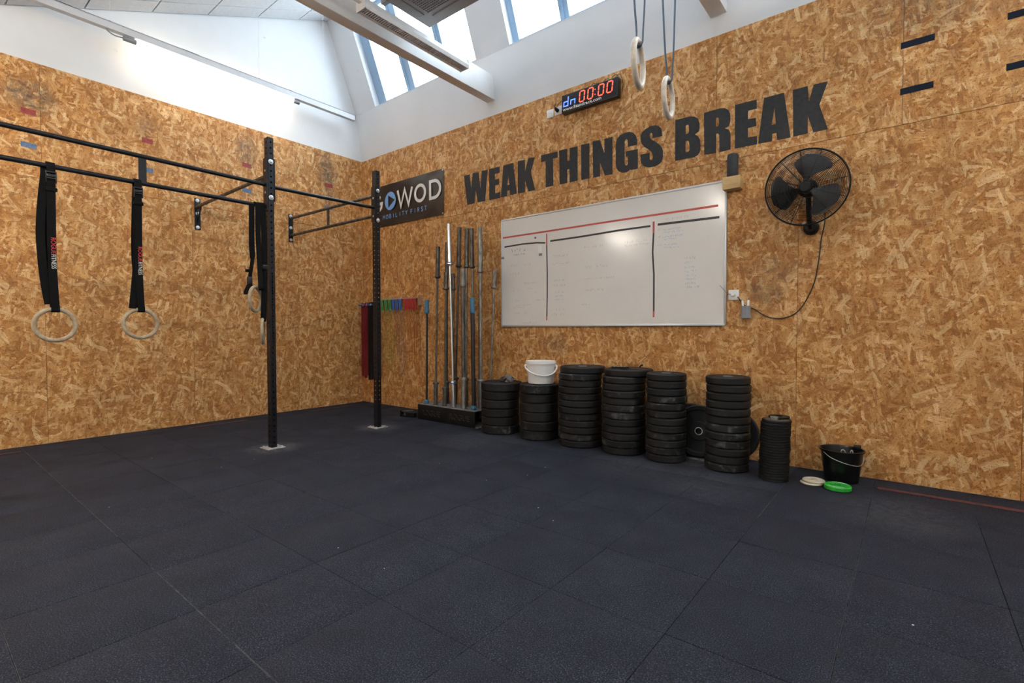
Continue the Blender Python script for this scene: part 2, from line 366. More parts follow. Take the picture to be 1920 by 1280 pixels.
    def stroke(s, pts, w, o, ex, ey, t, closed=False):   # flat pen stroke in a plane
        P = [Vector((p[0], p[1])) for p in pts]; N = len(P); Lf, Rt = [], []
        for i in range(N):
            if closed: d0 = P[i]-P[i-1]; d1 = P[(i+1) % N]-P[i]
            else: d0 = P[i]-P[i-1] if i else P[1]-P[0]; d1 = P[i+1]-P[i] if i < N-1 else d0
            n0 = Vector((-d0.y, d0.x)).normalized(); n1 = Vector((-d1.y, d1.x)).normalized()
            b = n0+n1; b = b.normalized() if b.length > .2 else n0
            k = min(2.2, 1/max(.35, b.dot(n0))); Lf.append(P[i]+b*w/2*k); Rt.append(P[i]-b*w/2*k)
        o, ex, ey = Vector(o), Vector(ex), Vector(ey); ez = ex.cross(ey).normalized()
        vs = []
        for q in (Lf, Rt):
            vs += [o+ex*p.x+ey*p.y for p in q]; vs += [o+ex*p.x+ey*p.y+ez*t for p in q]
        A, B, Cc, D = 0, N, 2*N, 3*N; fs = []
        for i in range(N if closed else N-1):
            j = (i+1) % N
            fs += [(B+i, D+i, D+j, B+j), (A+i, A+j, Cc+j, Cc+i), (A+i, B+i, B+j, A+j), (Cc+i, Cc+j, D+j, D+i)]
        if not closed: fs += [(A, Cc, D, B), (A+N-1, B+N-1, D+N-1, Cc+N-1)]
        return s.add(vs, fs)
    def ribbon(s, pts, wdir, w, t):          # webbing: width along wdir (vector or list), thickness t
        pts = [Vector(p) for p in pts]; N = len(pts); vs, fs = [], []
        for i, p in enumerate(pts):
            d = (pts[min(i+1, N-1)]-pts[max(i-1, 0)]).normalized()
            wd = Vector(wdir[i] if isinstance(wdir, list) else wdir); wd = (wd-d*wd.dot(d)).normalized(); nn = d.cross(wd)
            ww = w[i] if isinstance(w, list) else w
            vs += [p+wd*ww/2+nn*t/2, p-wd*ww/2+nn*t/2, p-wd*ww/2-nn*t/2, p+wd*ww/2-nn*t/2]
        for i in range(N-1):
            for k in range(4): fs.append((i*4+k, i*4+(k+1) % 4, (i+1)*4+(k+1) % 4, (i+1)*4+k))
        fs += [(3, 2, 1, 0), tuple((N-1)*4+k for k in range(4))]
        return s.add(vs, fs)
    def build(s, name, mat, parent=None, smooth=True, loc=None):
        vs = [Vector(v) for v in s.v]
        if loc is None:
            lo = Vector([min(v[i] for v in vs) for i in range(3)]); hi = Vector([max(v[i] for v in vs) for i in range(3)]); loc = (lo+hi)/2; loc.z = lo.z
        loc = Vector(loc); me = bpy.data.meshes.new(name); me.from_pydata([v-loc for v in vs], [], s.f)
        bm = bmesh.new(); bm.from_mesh(me); bmesh.ops.recalc_face_normals(bm, faces=bm.faces[:]); bm.to_mesh(me); bm.free()
        me.materials.append(M[mat] if isinstance(mat, str) else mat)
        if smooth:
            me.polygons.foreach_set('use_smooth', [True]*len(me.polygons)); me.set_sharp_from_angle(angle=R(35))
        o = bpy.data.objects.new(name, me); C.objects.link(o); o.location = loc
        if parent: put_under(o, parent)
        return o
def world_loc(o):
    l = Vector(o.location)
    while o.parent: o = o.parent; l = l+Vector(o.location)
    return l
def put_under(o, parent):      # o.location is a world position; make it local to the (unrotated) parent
    o.parent = parent; o.location = Vector(o.location)-world_loc(parent)
def tag(o, label, cat, group=None, kind=None):
    o['label'] = label; o['category'] = cat
    if group: o['group'] = group
    if kind: o['kind'] = kind
    return o
def thing(name, label, cat, loc=(0,0,0), group=None):
    o = bpy.data.objects.new(name, None); C.objects.link(o); o.location = loc; o.empty_display_size = .1
    return tag(o, label, cat, group)
def struct(o, label, cat): return tag(o, label, cat, kind='structure')
def sempty(name, label, cat, loc=(0,0,0)): return struct(thing(name, label, cat, loc), label, cat)
def share(src, name, loc, parent=None):
    o = bpy.data.objects.new(name, src.data); C.objects.link(o); o.location = loc
    if parent: put_under(o, parent)
    return o
def text_mb(txt, size, o, ex, ey, t=.0015, off=0.0, sx=1.0):
    cu = bpy.data.curves.new('text', 'FONT'); cu.body = txt; cu.size = size; cu.offset = off; cu.fill_mode = 'BOTH'; cu.extrude = 0; cu.resolution_u = 3
    ob = bpy.data.objects.new('text', cu); C.objects.link(ob)
    dg = bpy.context.evaluated_depsgraph_get(); me = bpy.data.meshes.new_from_object(ob.evaluated_get(dg))
    o, ex, ey = Vector(o), Vector(ex), Vector(ey); ez = ex.cross(ey).normalized(); m = MB()
    m.add([o+ex*v.co.x*sx+ey*v.co.y+ez*t for v in me.vertices], [tuple(p.vertices) for p in me.polygons])
    w = max(v.co.x for v in me.vertices)*sx
    bpy.data.objects.remove(ob); bpy.data.curves.remove(cu); bpy.data.meshes.remove(me)
    return m, w
X_, Y_, Z_ = Vector((1,0,0)), Vector((0,1,0)), Vector((0,0,1))
def arc(cx, cy, rx, ry, a0, a1, n=12):
    return [(cx+rx*math.cos(R(a0+(a1-a0)*i/n)), cy+ry*math.sin(R(a0+(a1-a0)*i/n))) for i in range(n+1)]
def bez(p0, p1, p2, p3, n=12):
    p0, p1, p2, p3 = map(Vector, (p0, p1, p2, p3)); o = []
    for i in range(n+1):
        t = i/n; o.append(p0*(1-t)**3+p1*3*t*(1-t)**2+p2*3*t*t*(1-t)+p3*t**3)
    return o
def smooth_path(pts, k=6):       # catmull-rom through points
    P = [Vector(p) for p in pts]; P = [P[0]*2-P[1]]+P+[P[-1]*2-P[-2]]; o = []
    for i in range(1, len(P)-2):
        for j in range(k):
            t = j/k; a, b, c, d = P[i-1], P[i], P[i+1], P[i+2]
            o.append(.5*((2*b)+(c-a)*t+(2*a-5*b+4*c-d)*t*t+(3*b-a-3*c+d)*t**3))
    o.append(P[-2]); return o

# ================================================================== THE SETTING
XE, YE = 9.2, -7.0             # far ends of the hall
OSB_H, FOLD_Y, FOLD_Z = 3.485, -.08, 4.12
RIDGE_Y, RIDGE_Z, PITCH = -.53, 5.25, .43
def ceil_z(y): return RIDGE_Z+PITCH*(y-RIDGE_Y)

# floor: slab with rubber tiles
floor = struct(MB().box((-.1, YE-.1, -.12), (XE+.1, .1, -.02)).build('floor', 'subfloor', smooth=False), 'black speckled rubber tile floor of the gym', 'floor')
T = .48; tile_x0, tile_y0 = 6.08, -2.18
xs = [tile_x0+T*i for i in range(-14, 8)]; ys = [tile_y0+T*i for i in range(-11, 6)]
tile_src = {}
def clampi(a, lo, hi): return max(lo, min(hi, a))
for i in range(len(xs)-1):
    for j in range(len(ys)-1):
        x0, x1 = clampi(xs[i], 0, XE), clampi(xs[i+1], 0, XE); y0, y1 = clampi(ys[j], YE, 0), clampi(ys[j+1], YE, 0)
        if x1-x0 < .02 or y1-y0 < .02: continue
        g = .0008; key = (round(x1-x0, 3), round(y1-y0, 3))
        cx, cy = (x0+x1)/2, (y0+y1)/2
        if key not in tile_src:
            w, d = (x1-x0)/2-g, (y1-y0)/2-g
            o = MB().bbox((cx-w, cy-d, -.02), (cx+w, cy+d, 0), .002).build('tile', 'tile', floor); tile_src[key] = o
        else:
            o = share(tile_src[key], 'tile', (cx, cy, -.02), floor)
        o.location.z += random.uniform(-.0012, 0); o.rotation_euler = (R(random.uniform(-.04, .04)), R(random.uniform(-.04, .04)), 0)

# wall with the lettering (plane y = 0) and wall behind the rig (plane x = 0), clad in strand board
def boards(wall, mat, along, seams_low, seams_up, end):
    for (z0, z1, seams) in ((0.0, 2.443, seams_low), (2.446, OSB_H, seams_up)):
        for a, b in zip(seams[:-1], seams[1:]):
            a2, b2 = a+.0012, b-.0012
            if along == 'x': m = MB().box((a2, 0, z0), (b2, .018, z1))
            else: m = MB().box((-.018, -b2, z0), (0, -a2, z1))
            m.build('strand_board', mat, wall, smooth=False)
back_profile = MB()
def quad(m, a, b, c, d, th):      # slab from four corners, thickness vector th
    th = Vector(th); v = [Vector(p) for p in (a, b, c, d)]
    return m.add(v+[p+th for p in v], [(0,1,2,3),(7,6,5,4),(0,4,5,1),(1,5,6,2),(2,6,7,3),(3,7,4,0)])
wr = MB(); wr.box((-.1, .018, -.1), (XE+.1, .16, 3.40))
quad(wr, (-.1, .018, 3.40), (XE+.1, .018, 3.40), (XE+.1, FOLD_Y, FOLD_Z), (-.1, FOLD_Y, FOLD_Z), (0, .14, .0))
wall_right = struct(wr.build('wall_right', 'plaster', smooth=False), 'long strand board wall with the lettering and whiteboard', 'wall')
boards(wall_right, 'osb_r', 'x', [0, .70, 1.92, 3.14, 4.36, 5.58, 6.80, 8.02, XE], [0, .09+.0, 1.31, 2.53, 3.75, 4.97, 6.19, 7.41, XE], XE)
wl = MB()
prof = [(.16, -.1), (.16, 3.4), (.018+.06, 3.40), (FOLD_Y+.06, FOLD_Z), (RIDGE_Y+.06, RIDGE_Z+.1), (YE, ceil_z(YE)+.1), (YE, -.1)]
wl.prism([prof], (-.14, 0, 0), (0, 1, 0), (0, 0, 1), .122)
wall_left = struct(wl.build('wall_left', 'plaster', smooth=False), 'strand board wall behind the rig with white plaster above', 'wall')
boards(wall_left, 'osb_l', 'y', [0, .99, 2.21, 3.43, 4.65, 5.87, -YE], [0, .38, 1.60, 2.52, 3.43, 4.65, 5.87, -YE], -YE)
struct(MB().box((-.1, YE-.14, -.1), (XE+.1, YE, ceil_z(YE)+.1)).build('wall_back', 'plaster', smooth=False), 'white plaster wall behind the camera', 'wall')
we = MB(); we.prism([prof], (XE, 0, 0), (0, 1, 0), (0, 0, 1), .14)
struct(we.build('wall_end', 'plaster', smooth=False), 'white plaster wall at the far end of the hall', 'wall')

# sloping tile ceiling with grid
ceiling = struct(quad(MB(), (-.1, RIDGE_Y, RIDGE_Z+.03), (XE+.1, RIDGE_Y, RIDGE_Z+.03), (XE+.1, YE, ceil_z(YE)+.03), (-.1, YE, ceil_z(YE)+.03), (0, 0, .12)).build('ceiling', 'tbar', smooth=False), 'sloping white suspended tile ceiling', 'ceiling')
cw = math.sqrt(1+PITCH**2); ce = Vector((0, -1/cw, -PITCH/cw)); cn = X_.cross(ce)   # down slope, normal
gy = [RIDGE_Y, -.94, -1.47, -2.02, -2.55, -3.10, -3.64, -4.18, -4.72, -5.26, -5.8, -6.34, YE]
gx = [0, .27]+[.27+.6*i for i in range(1, 15)]+[XE]
for a, b in zip(gy[:-1], gy[1:]):
    for c, d in zip(gx[:-1], gx[1:]):
        if d > 5 and a < -3.2: continue_tile = True
        o0 = Vector((0, a, ceil_z(a))); ln = (b-a)*-cw; g = .007
        m = MB(); m.obox(o0, X_, ce, Z_, (c+g, g, 0), (d-g, ln-g, .02))
        m.build('ceiling_tile', 'ceil', ceiling, smooth=False)

# steep glazed slope above the lettering wall
se = Vector((0, RIDGE_Y-FOLD_Y, RIDGE_Z-FOLD_Z)); SL = se.length; se.normalize(); so = se.cross(X_); so = so if so.y > 0 else -so   # so: outward
S0 = Vector((0, FOLD_Y, FOLD_Z))
openings = [(.443, 2.335), (2.828, 4.72), (5.21, 7.10), (7.55, 9.0)]
sl = MB()
s_lo, s_hi, dp = .012, 1.13, .13
def sbox(m, x0, x1, s0, s1, d0, d1): return m.obox(S0, X_, se, so, (x0, s0, d0), (x1, s1, d1))
sbox(sl, -.1, XE+.1, 0, s_lo, 0, dp); sbox(sl, -.1, XE+.1, s_hi, SL+.06, 0, dp)
edges = [-.1]+[e for p in openings for e in p]+[XE+.1]
for a, b in zip(edges[0::2], edges[1::2]): sbox(sl, a, b, s_lo, s_hi, 0, dp)
struct(sl.build('trim_1', 'plaster', smooth=False), 'steep white plaster slope around the skylights', 'sloping wall')
mull = {0: [(1.043, 1.19), (1.716, 1.82)], 1: [(3.435, 3.542), (4.06, 4.17)], 2: [(5.80, 5.91), (6.42, 6.53)], 3: [(8.12, 8.23)]}
wlab = ['skylight panes above the rig corner, crossed by the first beam', 'skylight panes above the wall clock', 'skylight panes above the wall fan', 'skylight panes near the far end of the hall']
for k, (a, b) in enumerate(openings):
    w = sempty('window_%d' % (k+1), wlab[k], 'window', S0+X_*(a+b)/2+se*s_lo)
    f = MB(); fl = (.16 if k == 0 else .08)
    sbox(f, a, a+fl, s_lo, s_hi, .085, dp); sbox(f, b-.06, b, s_lo, s_hi, .085, dp); sbox(f, a, b, s_lo, s_lo+.03, .09, dp); sbox(f, a, b, s_hi-.05, s_hi, .085, dp)
    f.build('window_frame', 'frame', w, smooth=False)
    for (c, d) in mull[k]:
        m = MB(); sbox(m, c, d, s_lo, s_hi, .095, dp); sbox(m, c+.03, c+.05, s_lo, s_hi, .08, .1); m.build('mullion', 'frame', w, smooth=False)
    xs_ = [a+fl]+[e for p in mull[k] for e in p]+[b-.06]
    for c, d in zip(xs_[0::2], xs_[1::2]):
        m = MB(); sbox(m, c, d, s_lo+.03, s_hi-.05, .115, .121); m.build('pane', 'glass', w, smooth=False)
    # sampling portal for the sky light in this opening
    ld = bpy.data.lights.new('sky_portal', 'AREA'); ld.shape = 'RECTANGLE'; ld.size = b-a; ld.size_y = s_hi-s_lo; ld.cycles.is_portal = True
    lo = bpy.data.objects.new('sky_portal', ld); C.objects.link(lo)
    mm = Matrix((X_, so.cross(X_), so)).transposed().to_4x4(); mm.translation = S0+X_*(a+b)/2+se*(s_lo+s_hi)/2+so*(dp+.02); lo.matrix_world = mm

# beams along the room
for k, (a, b) in enumerate([(2.442, 2.562), (4.918, 5.05), (7.40, 7.52)]):
    m = MB().bbox((a, -4.35, 3.64), (b, .03, 3.905), .006)
    struct(m.build('trim_%d' % (k+2), 'beam'), ['white painted beam beside the louvred light', 'white painted beam above the hanging ring straps', 'white painted beam toward the far end'][k], 'beam')

# ================================================================== LIGHTS AND CEILING THINGS
# suspended light track along the rig wall
def led_batten(root, x, z, y0, y1, mat, clip=True):
    MB().tube([(x, y0, z), (x, y1, z)], .021, 14).build('lit_tube', mat, root)
    for ya, yb in ((y0-.10, y0+.005), (y1-.005, y1+.07)):
        MB().tube([(x, ya, z), (x, yb, z)], .023, 14).build('end_cap', 'grey_plastic', root)
t = thing('suspended_light_track', 'white suspended light track with one lit tube along the rig wall', 'light track', (.21, -2.3, 3.93))
m = MB(); m.box((.18, -4.6, 3.935), (.24, -.262, 3.945)); m.box((.18, -4.6, 3.945), (.183, -.262, 4.005)); m.box((.237, -4.6, 3.945), (.24, -.262, 4.005)); m.box((.18, -4.6, 4.0), (.24, -.262, 4.005))
m.box((.18, -.27, 3.935), (.24, -.262, 4.005)); m.build('track_channel', 'track', t, smooth=False)
led_batten(t, .21, 3.905, -2.75, -1.13, 'tube')
MB().tube(smooth_path([(.21, -2.85, 3.905), (.21, -2.92, 3.90), (.21, -2.97, 3.92), (.21, -2.98, 3.94)]), .006, 6).build('power_lead', 'grey_plastic', t)
for y in (-.72, -1.55, -2.95, -3.9):
    MB().tube([(.21, y, 4.0), (.21, y, ceil_z(y)+.01)], .0022, 5).build('hanging_wire', 'white_metal', t)
    MB().tube([(.21, y, 4.0), (.21, y, 4.02)], .008, 6).build('wire_clip', 'grey_plastic', t)
for i, (y, dy) in enumerate([(-2.35, .16), (-3.35, .12), (-1.2, .05)]):
    MB().box((.185, y, 4.005), (.235, y+dy, 4.011)).build('channel_coupler', 'grey_plastic', t, smooth=False)

# unseen tube lights: first gives the whiteboard glare, the others added as fill
k = 0
for (x, y, lab) in [(1.5, -5.6, 'lit tube light hanging low at the back of the hall near the rig wall'), (3.7, -5.0, 'added fill tube light hanging behind the photographer'),
                    (6.3, -5.4, 'added fill tube light hanging behind the photographer on the fan side'), (8.4, -3.0, 'added fill tube light hanging near the far end of the hall')]:
    z = ceil_z(y)-.12
    t = thing('unseen_tube_light', lab, 'tube light', (x, y, z), 'lit tube lights at the back of the hall')
    MB().box((x-.03, y-.85, z+.03), (x+.03, y+.85, z+.08)).build('track_channel', 'white_metal', t, smooth=False)
    led_batten(t, x, z, y-.78, y+.78, 'tube_room')
    for dy in (-.6, .6): MB().tube([(x, y+dy, z+.08), (x, y+dy, ceil_z(y+dy)+.01)], .0022, 5).build('hanging_wire', 'white_metal', t)

# unlit louvred light beside the first beam
t = thing('louvre_light', 'long unlit louvred ceiling light beside the white beam', 'ceiling light', (2.80, -1.34, 3.6))
Ya, Yb, Xa, Xb, Zb = -1.93, -.755, 2.735, 2.865, 3.6
m = MB(); m.prism([[(Xa, Zb+.03), (Xa+.012, Zb), (Xa+.016, Zb+.004), (Xa+.03, Zb+.078), (Xb-.03, Zb+.078), (Xb-.016, Zb+.004), (Xb-.012, Zb), (Xb, Zb+.03), (Xb-.028, Zb+.09), (Xa+.028, Zb+.09)]], (0, Yb, 0), (1, 0, 0), (0, 0, 1), Yb-Ya)
m.build('housing', 'white_metal', t, smooth=False)
for y in (Ya, Yb): MB().box((Xa+.004, y-.004, Zb), (Xb-.004, y+.004, Zb+.085)).build('end_plate', 'white_metal', t, smooth=False)
MB().box((Xa+.012, Ya, Zb), (Xa+.042, Yb, Zb+.003)).build('side_reflector', 'louvre', t, smooth=False)
MB().box((Xb-.020, Ya, Zb), (Xb-.014, Yb, Zb+.003)).build('side_reflector', 'louvre', t, smooth=False)
lv = None
for i in range(56):
    y = Ya+.015+i*(Yb-Ya-.03)/55
    if lv is None:
        lv = MB().prism([[(Xa+.042, Zb+.002), (Xb-.02, Zb+.002), (Xb-.02, Zb+.011), (Xa+.042, Zb+.011)]], (0, y, 0), (1, 0, 0), (0, 0, 1), .004).build('louvre_blade', 'louvre', t, smooth=False); ly = lv.location.y; y_first = y
    else:
        o = share(lv, 'louvre_blade', (0, 0, 0)); o.parent = t; o.location = (lv.location.x, ly+(y-y_first), lv.location.z)
MB().box((Xa+.042, Ya, Zb+.012), (Xb-.02, Yb, Zb+.016)).build('reflector_back', 'louvre', t, smooth=False)
MB().box((2.78, -4.2, 3.655), (2.82, Ya, 3.695)).build('supply_duct', 'beam', t, smooth=False)
for y in (-2.3, -1.0):
    MB().tube([(2.8, y, Zb+.09), (2.8, y, ceil_z(y)+.01)], .003, 5).build('hanging_rod', 'zinc', t)

# cassette air conditioner
t = thing('air_conditioner', 'taupe suspended cassette air conditioner above the louvred light', 'air conditioner', (3.12, -1.55, 3.9))
ax0, ax1, ay0, ay1, az = 2.665, 3.60, -2.03, -1.085, 3.9
MB().bbox((ax0, ay0, az), (ax1, ay1, az+.05), .012).build('fascia', 'ac', t)
MB().box((ax0+.05, ay0+.05, az+.05), (ax1-.05, ay1-.05, az+.32)).build('casing', 'ac', t, smooth=False)
gi = .17
m = MB(); n = 26
for i in range(n+1):
    a = ax0+gi+(ax1-ax0-2*gi)*i/n; m.box((a-.004, ay0+gi, az-.006), (a+.004, ay1-gi, az))
    b = ay0+gi+(ay1-ay0-2*gi)*i/n; m.box((ax0+gi, b-.004, az-.007), (ax1-gi, b+.004, az-.001))
g = m.build('intake_grille', 'ac', t, smooth=False); g['kind'] = 'stuff'
MB().box((ax0+gi, ay0+gi, az-.002), (ax1-gi, ay1-gi, az+.001)).build('grille_backing', 'ac_dark', t, smooth=False)
for (a0, b0, a1, b1) in [(ax0+.055, ay0+gi, ax0+.12, ay1-gi), (ax1-.12, ay0+gi, ax1-.055, ay1-gi), (ax0+gi, ay0+.055, ax1-gi, ay0+.12), (ax0+gi, ay1-.12, ax1-gi, ay1-.055)]:
    MB().bbox((a0, b0, az-.008), (a1, b1, az+.004), .004).build('air_flap', 'ac', t)
for x in (ax0+.1, ax1-.1):
    for y in (ay0+.1, ay1-.1):
        MB().tube([(x, y, az+.3), (x, y, ceil_z(y)+.02)], .006, 6).build('threaded_rod', 'zinc', t)
MB().box((2.56, -1.56, 3.93), (2.68, -1.52, 3.97)).build('side_bracket', 'ac', t, smooth=False)

# ================================================================== THE RIG
HOLE = .0155/2+.0007
def holed_face(m, o, ex, ey, w, h, zs, r):      # flat tube wall with a row of round bolt holes
    o, ex, ey = Vector(o), Vector(ex), Vector(ey); cur = 0; c = w/2; n = 8
    P = lambda x, y: o+ex*x+ey*y
    hh = r*1.25
    for z in zs:
        if z-hh < cur: continue
        if z-hh > cur: m.add([P(0, cur), P(w, cur), P(w, z-hh), P(0, z-hh)], [(0,1,2,3)])
        ring = [(c+r*math.cos(2*math.pi*(k+.5)/n), z+r*math.sin(2*math.pi*(k+.5)/n)) for k in range(n)]
        out = []
        for k in range(n):
            a = 2*math.pi*(k+.5)/n; dx, dy = math.cos(a), math.sin(a)
            if abs(dx)*hh >= abs(dy)*c*.999 and False: out.append((0, 0))
            if abs(dy) < .5: out.append((w if dx > 0 else 0, z+math.copysign(hh*.45, dy)))
            else: out.append(((w if dx > 0 else 0), z+math.copysign(hh, dy)))
        vs = [P(*p) for p in ring]+[P(*p) for p in out]
        fs = [(k, (k+1) % n, n+(k+1) % n, n+k) for k in range(n)]
        m.add(vs, fs); cur = z+hh
    if cur < h: m.add([P(0, cur), P(w, cur), P(w, h), P(0, h)], [(0,1,2,3)])
rig = thing('pull_up_rig', 'black steel pull-up rig bolted to the strand board wall', 'pull-up rig', (1.8, -2.2, 0))
POSTS = [(1.785, 1.85, -2.237, -2.187), (1.75, 1.815, -1.087, -1.037), (1.785, 1.85, -4.13, -4.08)]
PH = 2.74
zs_main = [.05+.05*i for i in range(54)]; zs_main = sorted(set([round(z, 3) for z in zs_main+[.95+.025*i for i in range(0, 24)]]))
zs_main = [z for i, z in enumerate(zs_main)]
for (x0, x1, y0, y1) in POSTS:
    w, d = x1-x0, y1-y0; m = MB()
    holed_face(m, (x1, y0, 0), (0,1,0), (0,0,1), d, PH, zs_main, HOLE); holed_face(m, (x0, y1, 0), (0,-1,0), (0,0,1), d, PH, zs_main, HOLE)
    zz = [z for z in zs_main if z < .95 or z > 1.55 or round(z*1000) % 50 == 0]
    holed_face(m, (x0, y0, 0), (1,0,0), (0,0,1), w, PH, zz, HOLE); holed_face(m, (x1, y1, 0), (-1,0,0), (0,0,1), w, PH, zz, HOLE)
    m.box((x0, y0, PH-.003), (x1, y1, PH))
    up = m.build('upright', 'black_steel', rig, smooth=False, loc=((x0+x1)/2, (y0+y1)/2, 0))
    fp = MB().bbox((x0-.045, y0-.055, 0), (x1+.045, y1+.055, .008), .002).build('foot_plate', 'footplate', up)
    for (px, py) in ((x0-.02, y0-.03), (x1+.02, y1+.03), (x1+.02, y0-.03), (x0-.02, y1+.03)):
        MB().cyl((px, py, .008), (px, py, .018), .011, 6).build('anchor_bolt', 'zinc', up)
    for z in (2.53, 2.218):
        b = MB(); yc = (y0+y1)/2
        b.lathe([(0, 0), (.021, 0), (.021, .003), (.013, .0035), (.013, .014), (.010, .016), (0, .016)], (x1, yc, z), (1, 0, 0), 14, closed=False)
        b.build('bolt', 'zinc', up)
    for z in (2.45, 2.26):
        MB().lathe([(0, 0), (.016, 0), (.016, .003), (.010, .004), (.010, .012), (0, .013)], ((x0+x1)/2, y0, z), (0, -1, 0), 12, closed=False).build('bolt', 'zinc', up)
xb = 1.817; rb = .0165
def bar(name, a, b, mat='black_steel', r=rb): return MB().tube([a, b], r, 16).build(name, mat, rig)
bar('pull_up_bar', (xb, -2.237, 2.328), (xb, -4.08, 2.338)); bar('pull_up_bar', (xb, -2.237, 2.138), (xb, -4.08, 2.132))
bar('pull_up_bar', (1.80, -2.187, 2.325), (1.785, -1.087, 2.350))
MB().box((xb-.006, -3.166, 2.14), (xb+.006, -3.118, 2.33)).build('connector_plate', 'black_steel', rig, smooth=False)
# end plates of the bars on the uprights
for (y, z0, z1, x) in [(-2.245, 2.10, 2.56, 1.817), (-2.179, 2.19, 2.56, 1.817), (-1.095, 2.20, 2.57, 1.783)]:
    MB().box((x-.034, y-.004, z0), (x+.034, y+.004, z1)).build('end_plate', 'black_steel', rig, smooth=False)
# single cross bar with gussets to the wall
bar('cross_bar', (1.785, -2.205, 2.425), (.006, -2.165, 2.425), 'bar_steel')
def wall_plate(y, z0, z1, zbolts):
    p = MB().bbox((0, y-.03, z0), (.007, y+.03, z1), .002).build('wall_plate', 'black_steel', rig)
    for z in zbolts: MB().lathe([(0, 0), (.020, 0), (.020, .003), (.012, .004), (.012, .014), (0, .015)], (.007, y, z), (1, 0, 0), 12, closed=False).build('lag_bolt', 'zinc', p)
wall_plate(-2.155, 2.175, 2.525, (2.50, 2.355, 2.20)); wall_plate(-1.08, 2.185, 2.54, (2.515, 2.365, 2.21))
MB().prism([[(.007, 2.41), (.14, 2.41), (.007, 2.25)], [(.025, 2.395), (.025, 2.31), (.095, 2.395)]], (0, -2.157, 0), (1, 0, 0), (0, 0, 1), .006).build('gusset', 'black_steel', rig, smooth=False)
MB().prism([[(1.785, 2.45), (1.64, 2.41), (1.64, 2.385), (1.785, 2.24)], [(1.77, 2.40), (1.68, 2.39), (1.77, 2.30)]], (0, -2.20, 0), (1, 0, 0), (0, 0, 1), .006).build('gusset', 'bar_steel', rig, smooth=False)
bar('cross_bar', (1.75, -1.065, 2.484), (.006, -1.075, 2.488), 'bar_steel'); bar('cross_bar', (1.75, -1.065, 2.272), (.006, -1.075, 2.268), 'bar_steel')
MB().box((.845, -1.076, 2.275), (.885, -1.064, 2.485)).build('connector_plate', 'bar_steel', rig, smooth=False)

# gymnastic rings on the rig
def ring_parts(t, c, axis, mat='ring_wood', R_=.1035, r=.014):
    MB().torus(c, axis, R_, r, 48, 12).build('ring', mat, t)
def rig_ring(y, zc, lab, tail):
    t = thing('gymnastic_ring', lab, 'gymnastic ring', (xb, y, zc-.1175), 'wooden rings strapped to the lower rig bar')
    ring_parts(t, (xb, y, zc), (1, 0, 0))
    xs_ = xb+.024; yo = y-.012; zr = zc+.1035
    # front strand from bar round the ring
    pts = [(xb-.019, yo+.006, 2.13), (xb-.012, yo+.006, 2.152), (xb, yo+.006, 2.158), (xb+.014, yo+.006, 2.15), (xs_, yo+.006, 2.10), (xs_, yo+.004, 1.9), (xs_, yo+.002, 1.55), (xs_-.002, yo+.008, 1.3), (xb+.017, yo+.014, zr+.006), (xb+.015, yo+.014, zr-.012), (xb, yo+.014, zr-.019), (xb-.016, yo+.014, zr)]
    MB().ribbon(smooth_path(pts, 4), (0, 1, 0), .044, .003).build('strap', 'strap', t)
    back = [(xb-.019, yo+.006, 2.13), (xb-.021, yo-.004, 1.9), (xb-.020, yo-.010, 1.6), (xb-.018, yo+.004, 1.35), (xb-.016, yo+.014, zr)]
    MB().ribbon(smooth_path(back, 4), (0, 1, 0), .044, .003).build('strap', 'strap', t)
    MB().ribbon(smooth_path(tail, 5), (0, 1, 0), .044, .003).build('strap_tail', 'strap', t)
    m = MB(); m.bbox((xs_, yo-.022, 2.045), (xs_+.012, yo+.030, 2.053), .001); m.bbox((xs_, yo-.022, 2.085), (xs_+.012, yo+.030, 2.093), .001); m.bbox((xs_, yo-.022, 2.02), (xs_+.012, yo-.017, 2.095), .001); m.bbox((xs_, yo+.026, 2.02), (xs_+.012, yo+.033, 2.095), .001); m.bbox((xs_+.002, yo-.018, 2.055), (xs_+.016, yo+.028, 2.075), .003)
    m.build('cam_buckle', 'buckle', t)
    MB().bbox((xs_-.006, yo-.026, 1.965), (xs_+.010, yo+.036, 1.99), .005).build('strap_keeper', 'strap', t)
    zt = 1.665; ey, ex = (0, 1, 0), (0, 0, -1)
    mt, w = text_mb('ROGUE', .034, (xs_+.002, yo-.002, zt), ex, ey, .0012, .0, .95); mt.build('red_lettering', 'red_print', t, smooth=False)
    mt, w2 = text_mb('FITNESS', .034, (xs_+.002, yo-.002, zt-w-.003), ex, ey, .0012, .0, .80); mt.build('white_lettering', 'white_print', t, smooth=False)
rig_ring(-3.642, 1.09, 'wooden ring on black strap at the left edge of the rig bar',
         [(xb-.012, -3.672, 2.13), (xb+.012, -3.678, 2.06), (xb+.016, -3.694, 1.9), (xb+.018, -3.706, 1.7), (xb+.018, -3.700, 1.5), (xb+.016, -3.688, 1.35), (xb+.014, -3.672, 1.225)])
rig_ring(-3.171, 1.102, 'wooden ring on black strap below the rig bar connector plate',
         [(xb-.012, -3.182, 2.13), (xb+.010, -3.184, 2.05), (xb+.014, -3.186, 1.85), (xb+.014, -3.188, 1.62), (xb+.013, -3.200, 1.45), (xb+.012, -3.222, 1.212)])
